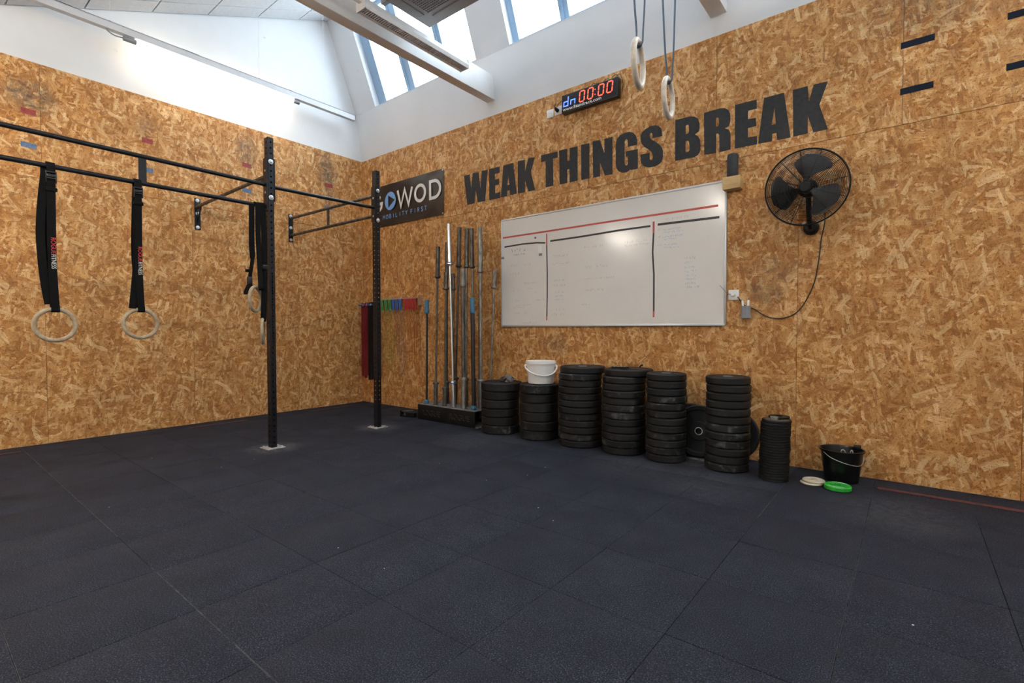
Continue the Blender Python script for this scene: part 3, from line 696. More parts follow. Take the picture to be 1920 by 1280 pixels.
# two rings bunched against the upright
t = thing('gymnastic_ring', 'wooden ring with looped strap bunched beside the left upright', 'gymnastic ring', (1.86, -2.36, 1.2), 'rings gathered against the upright')
cx, cy, cz = 1.86, -2.365, 1.318
ring_parts(t, (cx, cy, cz), (.755, .656, 0))
MB().ribbon(smooth_path([(xb-.015, -2.325, 2.12), (xb, -2.325, 2.158), (xb+.024, -2.325, 2.12), (xb+.03, -2.328, 1.9), (xb+.04, -2.322, 1.6), (cx+.012, -2.322, 1.44), (cx+.012, cy+.05, cz+.092), (cx, cy+.05, cz+.078)], 5), (0, 1, 0), .044, .004).build('strap', 'strap', t)
MB().ribbon(smooth_path([(xb+.008, -2.368, 2.15), (xb+.02, -2.375, 2.0), (xb+.02, -2.378, 1.8), (xb+.015, -2.372, 1.66), (xb+.02, -2.395, 1.52), (xb+.03, -2.40, 1.45)], 5), (.3, 1, 0), [.044]*15+[.03]*10+[.03], .004).build('strap_tail', 'strap', t)
MB().bbox((1.84, -2.425, 1.44), (1.862, -2.385, 1.505), .004).build('cam_buckle', 'buckle', t); MB().bbox((1.842, -2.44, 1.545), (1.862, -2.395, 1.57), .005).build('strap_keeper', 'strap', t)
MB().ribbon(smooth_path([(1.85, -2.405, 1.45), (1.852, -2.425, 1.415), (1.85, -2.44, 1.37), (1.848, -2.425, 1.36), (1.85, -2.402, 1.40), (1.85, -2.395, 1.44)], 4), (.5, .3, 0), .035, .004).build('strap_loop', 'strap', t)
t = thing('gymnastic_ring', 'wooden ring seen edge-on hanging against the left upright', 'gymnastic ring', (1.87, -2.29, .93), 'rings gathered against the upright')
cx, cy, cz = 1.83, -2.293, 1.042
ring_parts(t, (cx, cy, cz), (.36, -.93, 0) if False else (-.47, -.88, 0))
MB().ribbon(smooth_path([(xb-.02, -2.285, 2.10), (xb, -2.285, 2.157), (xb+.022, -2.283, 2.12), (xb+.026, -2.275, 1.85), (xb+.03, -2.278, 1.55), (xb+.03, -2.285, 1.3), (cx+.012, cy+.004, cz+.12), (cx+.004, cy+.004, cz+.085)], 5), (.25, 1, 0), .046, .005).build('strap', 'strap', t)
MB().bbox((1.842, -2.30, 1.58), (1.865, -2.255, 1.62), .006).build('cam_buckle', 'buckle', t)

# ring pair hanging from the ceiling
for (x, y, zc, ax, lab) in [(5.19, -2.0, 2.361, (math.cos(R(12)), math.sin(R(12)), 0), 'pale wooden ring hanging nearer, left of the ceiling pair'), (5.158, -1.53, 2.372, (math.cos(R(8)), math.sin(R(8)), 0), 'pale wooden ring hanging further back, right of the ceiling pair')]:
    t = thing('gymnastic_ring', lab, 'gymnastic ring', (x, y, zc-.117), 'rings hanging from the ceiling')
    ring_parts(t, (x, y, zc), ax, 'ring_pale', .1035, .0145)
    zr = zc+.1035; top = ceil_z(y)
    d = Vector((.78, .62, 0)); gx_ = .034
    a = Vector((x, y, 0))-d*gx_; b = Vector((x, y, 0))+d*gx_
    k = (2.9-zr)
    p0 = [(a.x-d.x*.08, a.y-d.y*.08, top), (a.x, a.y, zr+.42), (x-d.x*.010, y-d.y*.010, zr+.05), (x-d.x*.018, y-d.y*.018, zr-.005), (x, y, zr-.02), (x+d.x*.018, y+d.y*.018, zr-.005), (x+d.x*.022, y+d.y*.022, zr+.06), (b.x, b.y, zr+.42), (b.x+d.x*.03, b.y+d.y*.03, top)]
    MB().ribbon(smooth_path(p0, 5), (.62, -.78, 0), .024, .003).build('strap', 'strap_blue', t)

# ================================================================== MARKS ON THE WALLS
def flat(name, mat, pts, lab, cat, group=None, wall='x', th=.0012):
    m = MB()
    if wall == 'x': m.prism([pts], (0, -.0002, 0), (1, 0, 0), (0, 0, 1), th)      # right wall; ex x ez = -y
    else: m.prism([[(-p[0], p[1]) for p in pts]], (.0002, 0, 0), (0, -1, 0), (0, 0, 1), -th)
    return tag(m.build(name, mat, smooth=False), lab, cat, group)
posn = ['above the bar at the left edge', 'above the rig connector plate', 'left of the tall upright', 'nearest the room corner']
for (y0, y1), p in zip([(-3.56, -3.46), (-2.66, -2.565), (-1.665, -1.565), (-.59, -.475)], posn):
    flat('tape_marker', 'red_tape', [(y0, 3.005), (y1, 3.0), (y1, 3.052), (y0, 3.056)], 'red tape target on the rig wall, '+p, 'tape mark', 'red targets on the rig wall', 'y')
for (y0, y1), p in zip([(-3.565, -3.46), (-2.665, -2.565), (-1.67, -1.565), (-.60, -.48)], posn):
    flat('tape_marker', 'blue_tape', [(y0, 2.704), (y1, 2.70), (y1, 2.748), (y0, 2.752)], 'blue tape target on the rig wall, '+p, 'tape mark', 'blue targets on the rig wall', 'y')
for (x0, x1, z, p) in [(6.176, 6.352, 2.954, 'upper navy tape strip fully in view, high right of the fan'), (6.177, 6.350, 2.646, 'lower navy tape strip fully in view, right of the fan'), (6.692, 6.868, 2.952, 'upper navy tape strip cut by the right picture edge'), (6.692, 6.868, 2.643, 'lower navy tape strip cut by the right picture edge')]:
    flat('tape_marker', 'navy_tape', [(x0, z), (x1, z+.001), (x1, z+.044), (x0, z+.043)], p, 'tape mark', 'navy targets on the lettering wall')
def floor_tape(x0, y0, x1, y1, lab):
    tag(MB().box((x0, y0, .0002), (x1, y1, .0012)).build('floor_tape', 'floor_tape', smooth=False), lab, 'floor tape', 'worn red floor tape')
floor_tape(6.10, -.265, 7.2, -.215, 'worn red tape on the floor along the lettering wall')
floor_tape(.22, -4.2, .255, -3.64, 'worn red tape on the floor at the far left edge')
floor_tape(.20, -2.35, .235, -1.75, 'worn red tape on the floor behind the left upright')
floor_tape(.20, -.98, .235, -.22, 'worn red tape on the floor in the room corner')

LETTERS = [
  ('w', [[(2.057,2.893),(2.152,2.893),(2.175,2.718),(2.199,2.897),(2.297,2.891),(2.321,2.685),(2.343,2.895),(2.435,2.891),(2.396,2.541),(2.28,2.542),(2.25,2.688),(2.228,2.54),(2.11,2.54)]]),
  ('e', [[(2.457,2.893),(2.616,2.89),(2.616,2.82),(2.545,2.821),(2.545,2.756),(2.607,2.758),(2.607,2.691),(2.546,2.692),(2.552,2.602),(2.625,2.606),(2.628,2.54),(2.459,2.54)]]),
  ('a', [[(2.671,2.889),(2.811,2.892),(2.862,2.546),(2.766,2.544),(2.76,2.602),(2.73,2.601),(2.725,2.54),(2.633,2.543)],[(2.742,2.76),(2.758,2.663),(2.727,2.663)]]),
  ('k', [[(2.876,2.894),(2.974,2.891),(2.976,2.765),(3.017,2.897),(3.106,2.89),(3.054,2.74),(3.109,2.542),(3.022,2.541),(2.976,2.665),(2.976,2.542),(2.877,2.542)]]),
  ('t', [[(3.188,2.89),(3.397,2.887),(3.397,2.824),(3.338,2.824),(3.344,2.546),(3.247,2.543),(3.247,2.819),(3.188,2.82)]]),
  ('h', [[(3.414,2.89),(3.512,2.888),(3.514,2.763),(3.541,2.763),(3.541,2.887),(3.634,2.884),(3.636,2.543),(3.541,2.543),(3.539,2.678),(3.514,2.677),(3.513,2.544),(3.42,2.543)]]),
  ('i', [[(3.674,2.888),(3.769,2.885),(3.77,2.54),(3.678,2.541)]]),
  ('n', [[(3.803,2.891),(3.884,2.888),(3.934,2.747),(3.933,2.886),(4.019,2.885),(4.02,2.533),(3.94,2.535),(3.885,2.671),(3.888,2.538),(3.812,2.539)]]),
  ('g', [[(4.176,2.754),(4.271,2.753),(4.269,2.792),(4.256,2.841),(4.227,2.874),(4.191,2.89),(4.14,2.892),(4.096,2.88),(4.066,2.853),(4.053,2.809),(4.054,2.625),(4.06,2.583),(4.083,2.548),(4.124,2.525),(4.164,2.522),(4.189,2.531),(4.204,2.544),(4.208,2.534),(4.277,2.533),(4.276,2.713),(4.158,2.716),(4.158,2.667),(4.176,2.667),(4.177,2.6),(4.171,2.586),(4.16,2.585),(4.149,2.596),(4.145,2.613),(4.144,2.808),(4.152,2.826),(4.162,2.831),(4.173,2.821),(4.176,2.8)]]),
  ('s', [[(4.418,2.777),(4.506,2.775),(4.505,2.812),(4.496,2.846),(4.473,2.873),(4.443,2.887),(4.395,2.888),(4.347,2.874),(4.316,2.856),(4.301,2.824),(4.301,2.791),(4.313,2.752),(4.341,2.716),(4.39,2.676),(4.41,2.652),(4.421,2.62),(4.421,2.595),(4.413,2.582),(4.402,2.584),(4.392,2.597),(4.392,2.653),(4.302,2.655),(4.302,2.62),(4.31,2.579),(4.335,2.544),(4.384,2.521),(4.438,2.52),(4.485,2.533),(4.508,2.557),(4.516,2.593),(4.514,2.645),(4.504,2.676),(4.477,2.711),(4.437,2.746),(4.409,2.765),(4.396,2.784),(4.391,2.811),(4.395,2.826),(4.406,2.827),(4.415,2.817)]]),
  ('b', [[(4.624,2.884),(4.742,2.883),(4.788,2.872),(4.818,2.849),(4.833,2.808),(4.835,2.763),(4.826,2.735),(4.795,2.72),(4.823,2.695),(4.838,2.665),(4.844,2.611),(4.839,2.564),(4.821,2.538),(4.791,2.527),(4.626,2.53)],[(4.716,2.812),(4.731,2.818),(4.743,2.809),(4.745,2.755),(4.736,2.741),(4.717,2.739)],[(4.716,2.679),(4.733,2.681),(4.746,2.668),(4.751,2.602),(4.741,2.586),(4.716,2.587)]]),
  ('r', [[(4.87,2.88),(4.999,2.883),(5.034,2.876),(5.066,2.853),(5.08,2.817),(5.082,2.758),(5.07,2.718),(5.039,2.71),(5.071,2.689),(5.083,2.657),(5.086,2.526),(4.997,2.524),(4.996,2.664),(4.987,2.68),(4.969,2.682),(4.97,2.524),(4.875,2.528)],[(4.966,2.812),(4.982,2.815),(4.991,2.804),(4.992,2.756),(4.985,2.741),(4.967,2.739)]]),
  ('e', [[(5.116,2.878),(5.278,2.875),(5.28,2.803),(5.215,2.805),(5.216,2.738),(5.273,2.733),(5.277,2.667),(5.216,2.667),(5.217,2.593),(5.283,2.588),(5.285,2.523),(5.119,2.525)]]),
  ('a', [[(5.331,2.872),(5.471,2.872),(5.52,2.52),(5.428,2.521),(5.422,2.578),(5.393,2.578),(5.392,2.522),(5.292,2.524)],[(5.406,2.774),(5.417,2.65),(5.388,2.648)]]),
  ('k', [[(5.531,2.875),(5.63,2.873),(5.638,2.759),(5.668,2.873),(5.757,2.87),(5.706,2.714),(5.762,2.522),(5.669,2.521),(5.633,2.651),(5.634,2.523),(5.538,2.521)]]),
]

word = thing('wall_lettering', 'large charcoal painted slogan WEAK THINGS BREAK across the strand board', 'lettering', (3.9, 0, 2.53))
for ch, loops in LETTERS:
    MB().prism(loops, (0, -.0003, 0), (1, 0, 0), (0, 0, 1), .0012).build('letter_'+ch, 'letter', word, smooth=False)

# banner
BAN = thing('banner', 'dark brown GOWOD vinyl banner pinned beside the corner', 'banner', (1.07, 0, 2.483))
bx0, bx1, bz0, bz1 = .415, 1.716, 2.484, 3.049
m = MB(); nx, nz = 30, 12
for j in range(nz+1):
    for i in range(nx+1):
        u, v = i/nx, j/nz
        ed = min(u, 1-u, v, 1-v)
        y = -.013-.006*math.sin(u*9+v*3)*min(1, ed*8)-.005*math.sin((u*1.5-v)*14)*min(1, ed*10)*.6
        m.v.append((bx0+(bx1-bx0)*u, y, bz0+(bz1-bz0)*v))
for j in range(nz):
    for i in range(nx):
        a = j*(nx+1)+i; m.f.append((a, a+1, a+nx+2, a+nx+1))
vn = len(m.v); m.v += [(x, y+.002, z) for (x, y, z) in m.v[:vn]]; m.f += [tuple(q+vn for q in reversed(f)) for f in m.f[:]]
m.build('vinyl_sheet', 'banner', BAN)
BO = (0, -.0235, 0)
def ban(pts, w, mat, name, closed=False): return MB().stroke(pts, w, BO, X_, Z_, .001, closed).build(name, mat, BAN, smooth=False)
ban(arc(.40, 2.806, .095, .100, 50, 330, 20)+[(.494, 2.806), (.425, 2.806)], .04, 'white_print', 'letter_g')
o_out = arc(.678, 2.812, .118, .123, 0, 360, 36)[:-1]
MB().prism([o_out, [(.634, 2.893), (.633, 2.722), (.776, 2.814)]], BO, X_, Z_, .001).build('play_emblem', 'banner_blue', BAN, smooth=False)
ban([(.838, 2.925), (.905, 2.705), (.983, 2.915), (1.062, 2.705), (1.135, 2.925)], .038, 'white_print', 'letter_w')
ban(arc(1.291, 2.816, .096, .100, 0, 360, 36)[:-1], .04, 'white_print', 'letter_o', True)
ban([(1.484, 2.712), (1.484, 2.923)]+arc(1.56, 2.818, .107, .105, 90, -90, 16), .04, 'white_print', 'letter_d', True)
mono = {'M': [[(0,0),(0,1),(.5,.45),(1,1),(1,0)]], 'O': [arc(.5,.5,.5,.5,0,360,16)], 'B': [[(0,0),(0,1),(.55,1),(.8,.85),(.8,.65),(.55,.53),(0,.53)],[(.55,.53),(.9,.4),(.9,.15),(.6,0),(0,0)]], 'I': [[(.5,0),(.5,1)]], 'L': [[(.1,1),(.1,0),(.8,0)]], 'T': [[(0,1),(1,1)],[(.5,1),(.5,0)]], 'Y': [[(0,1),(.5,.5),(1,1)],[(.5,.5),(.5,0)]], 'F': [[(.1,0),(.1,1),(.85,1)],[(.1,.52),(.7,.52)]], 'R': [[(.1,0),(.1,1),(.6,1),(.85,.82),(.85,.65),(.6,.5),(.1,.5)],[(.45,.5),(.9,0)]], 'S': [[(.88,.85),(.65,1),(.3,1),(.12,.85),(.15,.65),(.5,.5),(.85,.35),(.88,.15),(.65,0),(.3,0),(.1,.15)]]}
x = .518; m = MB()
for ch in 'MOBILITY FIRST':
    if ch == ' ': x += .036; continue
    for st in mono[ch]: m.stroke([(x+p[0]*.040, 2.580+p[1]*.052) for p in st], .0095, BO, X_, Z_, .001)
    x += .0685
m.build('tagline_lettering', 'banner_blue', BAN, smooth=False)
for (x, z) in ((bx1-.015, bz1-.015), (bx1-.015, bz0+.015), (bx0+.015, bz1-.015), (bx0+.015, bz0+.015)):
    MB().lathe([(.006, 0), (.011, 0), (.011, .003), (.006, .003)], (x, -.012, z), (0, -1, 0), 12).build('eyelet', 'zinc', BAN)

# interval clock
CL = thing('interval_clock', 'black digital interval clock with red 00:00 digits', 'clock', (3.80, 0, 3.2))
cx0, cx1, cz0, cz1 = 3.485, 4.105, 3.222, 3.402; cyf = -.065
MB().bbox((cx0, cyf, cz0), (cx1, 0, cz1), .006).build('clock_case', 'clock', CL)
MB().box((cx0+.008, cyf-.001, cz0+.008), (cx1-.008, cyf, cz1-.008)).build('display_window', 'clock_face', CL, smooth=False)
CO = (0, cyf-.0012, 0)
def seg(pts, w, mat, name): return MB().stroke(pts, w, CO, X_, Z_, .001).build(name, mat, CL, smooth=False)
def digit0(x, z0, w, h):
    m = MB(); g = .006; sl_ = .010
    P = lambda a, b: (x+a*w+sl_*b, z0+b*h)
    for a, b in [((.12, 0), (.88, 0)), ((.12, 1), (.88, 1)), ((0, .05), (0, .46)), ((0, .54), (0, .95)), ((1, .05), (1, .46)), ((1, .54), (1, .95))]:
        m.stroke([P(*a), P(*b)], .0105, CO, X_, Z_, .001)
    m.build('red_digit', 'led_red', CL, smooth=False)
for x in (3.690, 3.783, 3.898, 3.990): digit0(x, 3.280, .054, .100)
for z in (3.305, 3.352): MB().lathe([(0, 0), (.005, 0), (.005, .001), (0, .001)], (3.866, cyf-.001, z), (0, -1, 0), 10, closed=False).build('red_colon', 'led_red', CL)
seg([(3.566, 3.372), (3.560, 3.285), (3.512, 3.285), (3.515, 3.327), (3.560, 3.327)], .009, 'led_blue', 'blue_letter_d')
seg([(3.592, 3.285), (3.596, 3.327), (3.643, 3.327), (3.640, 3.285)], .009, 'led_blue', 'blue_letter_n')
mt, w = text_mb('www.fitandrack.com', .044, (3.503, cyf-.0012, 3.240), (1, 0, 0), (0, 0, 1), .0006, .0006, .98)
sc_ = .43/w; mt, w = text_mb('www.fitandrack.com', .044, (3.503, cyf-.0012, 3.240), (1, 0, 0), (0, 0, 1), .0006, .0006, .98*sc_); mt.build('web_address', 'white_print', CL, smooth=False)
for pts in [[(3.80, -.02, 3.40), (3.81, -.02, 3.435), (3.87, -.015, 3.43), (3.92, -.02, 3.405)], [(3.93, -.03, 3.40), (3.94, -.02, 3.43), (3.98, -.02, 3.435), (4.01, -.02, 3.40)], [(4.02, -.03, 3.40), (4.03, -.02, 3.44), (4.07, -.02, 3.445), (4.09, -.02, 3.40)], [(4.04, -.02, 3.40), (4.06, -.02, 3.43), (4.10, -.02, 3.44), (4.125, -.015, 3.38), (4.13, -.01, 3.33), (4.12, -.01, 3.28)], [(3.485, -.03, 3.375), (3.45, -.015, 3.375), (3.41, -.01, 3.36), (3.40, -.02, 3.325)]]:
    MB().tube(smooth_path(pts, 5), .0028, 6).build('cable', 'cable', CL)
# sockets
def socket(x, z, lab, s=.084, plug=None):
    t = thing('wall_socket', lab, 'socket', (x, 0, z-s/2), 'white wall sockets')
    MB().bbox((x-s/2, -.010, z-s/2), (x+s/2, 0, z+s/2), .003).build('cover_plate', 'white_plastic', t)
    MB().lathe([(.0, -.001), (.019, -.001), (.019, .002), (.022, .002), (.022, -.001)], (x, -.010, z), (0, -1, 0), 20).build('socket_well', 'white_plastic', t)
    for d in (-.009, .009): MB().cyl((x+d, -.010, z), (x+d, -.0125, z), .003, 8).build('contact_hole', 'cable', t)
    return t
socket(3.308, 3.29, 'empty white wall socket left of the clock'); socket(3.407, 3.296, 'white wall socket holding the clock plug')
pl = thing('power_plug', 'black plug of the interval clock in its socket', 'plug', (3.405, -.03, 3.28))
MB().tube([(3.405, -.012, 3.292), (3.402, -.035, 3.298), (3.400, -.055, 3.31)], [.019, .018, .010], 12).build('plug_body', 'cable', pl)
MB().tube(smooth_path([(3.400, -.055, 3.31), (3.395, -.06, 3.33), (3.40, -.045, 3.35)], 4), .004, 6).build('plug_lead', 'cable', pl)
socket(5.123, 1.337, 'white wall socket at the right edge of the whiteboard', .083)
pl = thing('power_plug', 'pale plug with thin lead beside the whiteboard', 'plug', (5.115, -.03, 1.32))
MB().bbox((5.105, -.035, 1.325), (5.135, -.011, 1.345), .006).build('plug_body', 'white_plastic', pl)
MB().tube(smooth_path([(5.11, -.03, 1.34), (5.08, -.035, 1.35), (5.05, -.035, 1.385), (5.02, -.034, 1.42)], 4), .0025, 6).build('plug_lead', 'grey_plastic', pl)

# whiteboard
WB = thing('whiteboard', 'wide wall-mounted whiteboard divided by red and black tape', 'whiteboard', (3.86, 0, 1.085))
wx0, wx1, wz0, wz1 = 2.653, 5.066, 1.084, 2.281; wy = -.018
MB().box((wx0+.01, wy, wz0+.01), (wx1-.01, -.002, wz1-.01)).build('writing_surface', 'board', WB, smooth=False)
fr = .016
for nm, a, b in [('frame_rail', (wx0+.02, wy-.006, wz0), (wx1-.02, 0, wz0+fr+.004)), ('frame_rail', (wx0+.02, wy-.006, wz1-fr), (wx1-.02, 0, wz1)), ('frame_stile', (wx0, wy-.006, wz0+.02), (wx0+fr, 0, wz1-.02)), ('frame_stile', (wx1-fr, wy-.006, wz0+.02), (wx1, 0, wz1-.02))]:
    MB().bbox(a, b, .003).build(nm, 'alu', WB)
for (x, z, a) in [(wx0+.02, wz0+.02, 180), (wx1-.02, wz0+.02, 270), (wx1-.02, wz1-.02, 0), (wx0+.02, wz1-.02, 90)]:
    MB().prism([[(x, z)]+arc(x, z, .02, .02, a, a+90, 6)], (0, 0, 0), X_, Z_, .025).build('corner_cap', 'alu', WB, smooth=False)
WO = (0, wy-.0003, 0)
def wbs(pts, w, mat, name): return MB().stroke(pts, w, WO, X_, Z_, .0008).build(name, mat, WB, smooth=False)
wbs([(2.677, 2.079), (3.3, 2.08), (4.0, 2.083), (4.998, 2.081)], .018, 'board_red', 'red_tape_line')
wbs([(2.700, 1.975), (2.95, 1.982), (3.15, 1.975), (3.255, 1.962)], .016, 'board_black', 'black_tape_line')
wbs([(3.318, 1.974), (3.7, 1.977), (4.1, 1.988), (4.41, 1.988)], .018, 'board_black', 'black_tape_line')
wbs([(4.478, 1.992), (5.008, 1.984)], .020, 'board_black', 'black_tape_line')
wbs([(3.273, 2.056), (3.273, 1.936)], .015, 'board_red', 'red_tape_line'); wbs([(3.273, 1.936), (3.280, 1.65), (3.280, 1.40), (3.275, 1.19)], .014, 'board_black', 'black_tape_line'); wbs([(3.275, 1.19), (3.274, 1.15)], .014, 'board_red', 'red_tape_line')
wbs([(4.440, 2.024), (4.440, 1.922)], .018, 'board_red', 'red_tape_line'); wbs([(4.440, 1.922), (4.432, 1.75), (4.445, 1.55), (4.446, 1.22)], .016, 'board_black', 'black_tape_line'); wbs([(4.446, 1.22), (4.445, 1.165)], .016, 'board_red', 'red_tape_line')
def scribble(m, x, z, w, h, rnd):        # a line of small faded handwriting
    cx = x
    while cx < x+w:
        n = rnd.randint(3, 6)
        for _ in range(n):
            if cx > x+w: break
            q = [(cx+rnd.uniform(0, h*.5), z+rnd.uniform(0, h)) for _ in range(rnd.randint(3, 4))]
            m.stroke(q, .0035, WO, X_, Z_, .0005); cx += h*.75
        cx += h*.7
rn = random.Random(3)
INK = {'ink_dark': [(2.80, 1.905, .20, .045), (2.83, 1.865, .15, .02)],
       'ink_red': [(2.80, 1.745, .25, .03), (2.78, 1.655, .13, .03), (2.80, 1.50, .09, .025), (2.80, 1.47, .09, .02), (2.83, 1.285, .15, .02), (2.84, 1.225, .09, .025), (3.72, 1.85, .20, .03), (3.74, 1.655, .24, .03), (3.33, 1.245, .16, .04), (3.34, 1.195, .14, .03), (4.55, 2.02, .22, .02), (4.48, 1.935, .02, .02), (4.48, 1.87, .02, .02), (4.48, 1.80, .03, .02)],
       'ink_grey': [(2.98, 1.545, .16, .02), (3.02, 1.49, .06, .02), (3.10, 1.44, .05, .02), (2.86, 1.36, .05, .02), (2.86, 1.31, .2, .02), (2.97, 1.225, .06, .02), (2.96, 1.115, .17, .025), (3.02, 1.09, .10, .02), (3.35, 1.80, .18, .025), (3.35, 1.72, .20, .025), (3.72, 1.54, .34, .025), (3.74, 1.43, .20, .025), (3.70, 1.29, .08, .025), (4.16, 1.855, .22, .025), (4.16, 1.825, .24, .02), (4.72, 1.66, .09, .022), (4.72, 1.62, .08, .022), (4.74, 1.41, .11, .022)],
       'ink_blue': [(3.36, 1.55, .13, .02), (3.36, 1.50, .14, .02), (3.38, 1.43, .10, .02), (3.38, 1.39, .10, .02), (3.38, 1.355, .10, .02), (3.14, 1.36, .09, .02), (4.52, 1.93, .16, .016), (4.52, 1.905, .18, .016), (4.52, 1.868, .20, .016), (4.52, 1.845, .12, .016), (4.54, 1.795, .14, .016), (4.54, 1.77, .13, .016), (4.72, 1.58, .08, .02), (4.72, 1.545, .09, .02), (4.72, 1.51, .09, .02), (4.73, 1.48, .09, .02), (4.73, 1.445, .09, .02)]}
for mat, lines in INK.items():
    m = MB()
    for (x, z, w, h) in lines: scribble(m, x, z, w, h, rn)
    o = m.build('faded_handwriting', mat, WB, smooth=False); o['kind'] = 'stuff'
for (x, z) in [(2.675, 1.855), (3.195, 1.845)]: MB().bbox((x-.02, wy-.008, z-.012), (x+.02, wy, z+.012), .004).build('magnet', 'ink_dark', WB)
MB().bbox((3.16, wy-.006, 1.86), (3.215, wy, 1.94), .003).build('pale_clip', 'white_plastic', WB)
MB().lathe([(0, 0), (.012, 0), (.010, .006), (0, .007)], (3.125, wy, 2.03), (0, -1, 0), 10, closed=False).build('magnet', 'ink_dark', WB)

# speaker on its pine block
SH = tag(MB().bbox((5.048, -.085, 2.185), (5.182, 0, 2.285), .003).build('wall_block', 'shelf'), 'small pine block shelf at the top right corner of the whiteboard', 'shelf')
SP = thing('speaker', 'dark cylindrical speaker standing on the pine block', 'speaker', (5.115, -.045, 2.285))
MB().lathe([(0, 0), (.040, 0), (.042, .004), (.042, .165), (.038, .180), (.026, .186), (0, .187)], (5.115, -.045, 2.2855), (0, 0, 1), 28, closed=False).build('speaker_body', 'speaker', SP)
MB().lathe([(.0425, 0), (.0425, .002), (.041, .002), (.041, 0)], (5.115, -.045, 2.425), (0, 0, 1), 28).build('seam_ring', 'cable', SP)
MB().tube(smooth_path([(5.08, -.03, 2.44), (5.065, -.015, 2.44), (5.055, -.004, 2.435)], 4), .004, 6).build('speaker_lead', 'cable', SP)

# pen cup with two markers
CU = thing('pen_cup', 'grey ribbed pen cup hung beside the whiteboard socket', 'pen cup', (5.225, -.04, 1.145))
m = MB(); n = 36; pr = []
for k in range(n):
    a = 2*math.pi*k/n; r = .036 if k % 2 else .0345; pr.append((r*math.cos(a), r*math.sin(a)))
m.prism([pr, arc(0, 0, .031, .031, 0, 360, 24)[:-1]], (5.225, -.042, 1.158), X_, Y_, .084); m.build('cup_wall', 'grey_plastic', CU, smooth=False)
MB().cyl((5.225, -.042, 1.145), (5.225, -.042, 1.159), .038, 28).build('cup_base', 'grey_plastic', CU)
for (a, b, lab) in [((5.213, -.04, 1.165), (5.196, -.035, 1.285), 'white marker leaning left in the grey pen cup'), ((5.238, -.04, 1.165), (5.242, -.036, 1.288), 'white marker standing on the right of the grey pen cup')]:
    t = thing('marker', lab, 'marker', a); a, b = Vector(a), Vector(b); d = b-a
    MB().tube([a, a+d*.62], .0075, 10).build('barrel', 'white_plastic', t); MB().tube([a+d*.62, a+d*.97, b], [.0085, .0085, .006], 10).build('cap', 'white_plastic', t)

# wall fan
FN = thing('wall_fan', 'black wall-mounted fan with wire guard and three grey blades', 'fan', (5.665, 0, 1.77))
tilt = R(9); fa = Vector((.03, -math.cos(tilt), -math.sin(tilt))).normalized()          # fan axis, towards the room
fx = Vector((1, 0, 0)); fx = (fx-fa*fx.dot(fa)).normalized(); fz = fx.cross(fa); fz = fz if fz.z > 0 else -fz
fc = Vector((5.668, -.285, 2.052)); FR_ = .258
def fp(r, a, h): return fc+(fx*math.cos(a)+fz*math.sin(a))*r+fa*h
MB().tube([fp(FR_, 2*math.pi*i/64, 0) for i in range(64)], .0065, 10, closed=True).build('guard_rim', 'fan_black', FN)
def dome(r): q = r/FR_; return .075*(1-q**2.6)
for sgn, nm in ((1, 'front_guard'), (-1, 'rear_guard')):
    m = MB(); nr = 24
    for i in range(nr):
        r = .045+(FR_-.048)*i/(nr-1)
        m.tube([fp(r, 2*math.pi*k/48, sgn*dome(r)) for k in range(48)], .0014, 4, closed=True)
    for k in range(12):
        a = 2*math.pi*k/12+.13
        m.tube([fp(FR_*q, a, sgn*(dome(FR_*q)-.002)) for q in (.14, .3, .5, .7, .85, .95, 1)], .0018, 4)
    g = m.build(nm, 'fan_black', FN); g['kind'] = 'stuff'
MB().lathe([(0, .082), (.030, .082), (.036, .076), (.036, .066), (0, .062)], fc, fa, 24, closed=False).build('guard_badge', 'fan_black', FN)
MB().lathe([(0, .05), (.040, .05), (.044, .04), (.044, -.02), (0, -.02)], fc, fa, 24, closed=False).build('blade_hub', 'fan_black', FN)
for a0 in (86, 200, 332):
    m = MB(); n, mm_ = 12, 8; P = []
    for i in range(n+1):
        r = .035+.185*i/n; q = i/n
        wd = R(26+58*math.sin(min(1, q*1.1)*math.pi*.55)); cen = R(a0)-R(16)*q
        if q > .8: wd *= 1-((q-.8)/.2)**2*.45
        for j in range(mm_+1):
            s = j/mm_-.5; P.append(fp(r, cen+wd*s*.95, .012-.055*s*(1-.3*q)+.012*math.cos(s*3)))
    fs = [(i*(mm_+1)+j, i*(mm_+1)+j+1, (i+1)*(mm_+1)+j+1, (i+1)*(mm_+1)+j) for i in range(n) for j in range(mm_)]
    nP = len(P); P2 = [p+fa*.003 for p in P]
    m.add(P+P2, fs+[tuple(q+nP for q in reversed(f)) for f in fs]); m.build('blade', 'fan_blade', FN)
mo = fc-fa*.075
MB().lathe([(0, 0), (.05, 0), (.062, -.01), (.066, -.05), (.055, -.10), (.035, -.125), (0, -.13)], mo, fa, 24, closed=False).build('motor_housing', 'fan_black', FN)
m = MB(); m.tube(smooth_path([mo-fa*.05-fz*.03, (5.665, -.13, 1.95), (5.665, -.105, 1.86), (5.665, -.06, 1.815), (5.665, -.02, 1.81)], 5), .018, 10); m.build('arm', 'fan_black', FN)
MB().lathe([(0, 0), (.050, 0), (.054, .006), (.050, .03), (.034, .05), (0, .056)], (5.665, 0, 1.812), (0, -1, 0), 28, closed=False).build('wall_mount', 'fan_black', FN)
for sx in (-1, 1): MB().bbox((5.665+sx*.045-.012, -.03, 1.835), (5.665+sx*.045+.012, -.012, 1.857), .004).build('mount_clip', 'alu', FN)
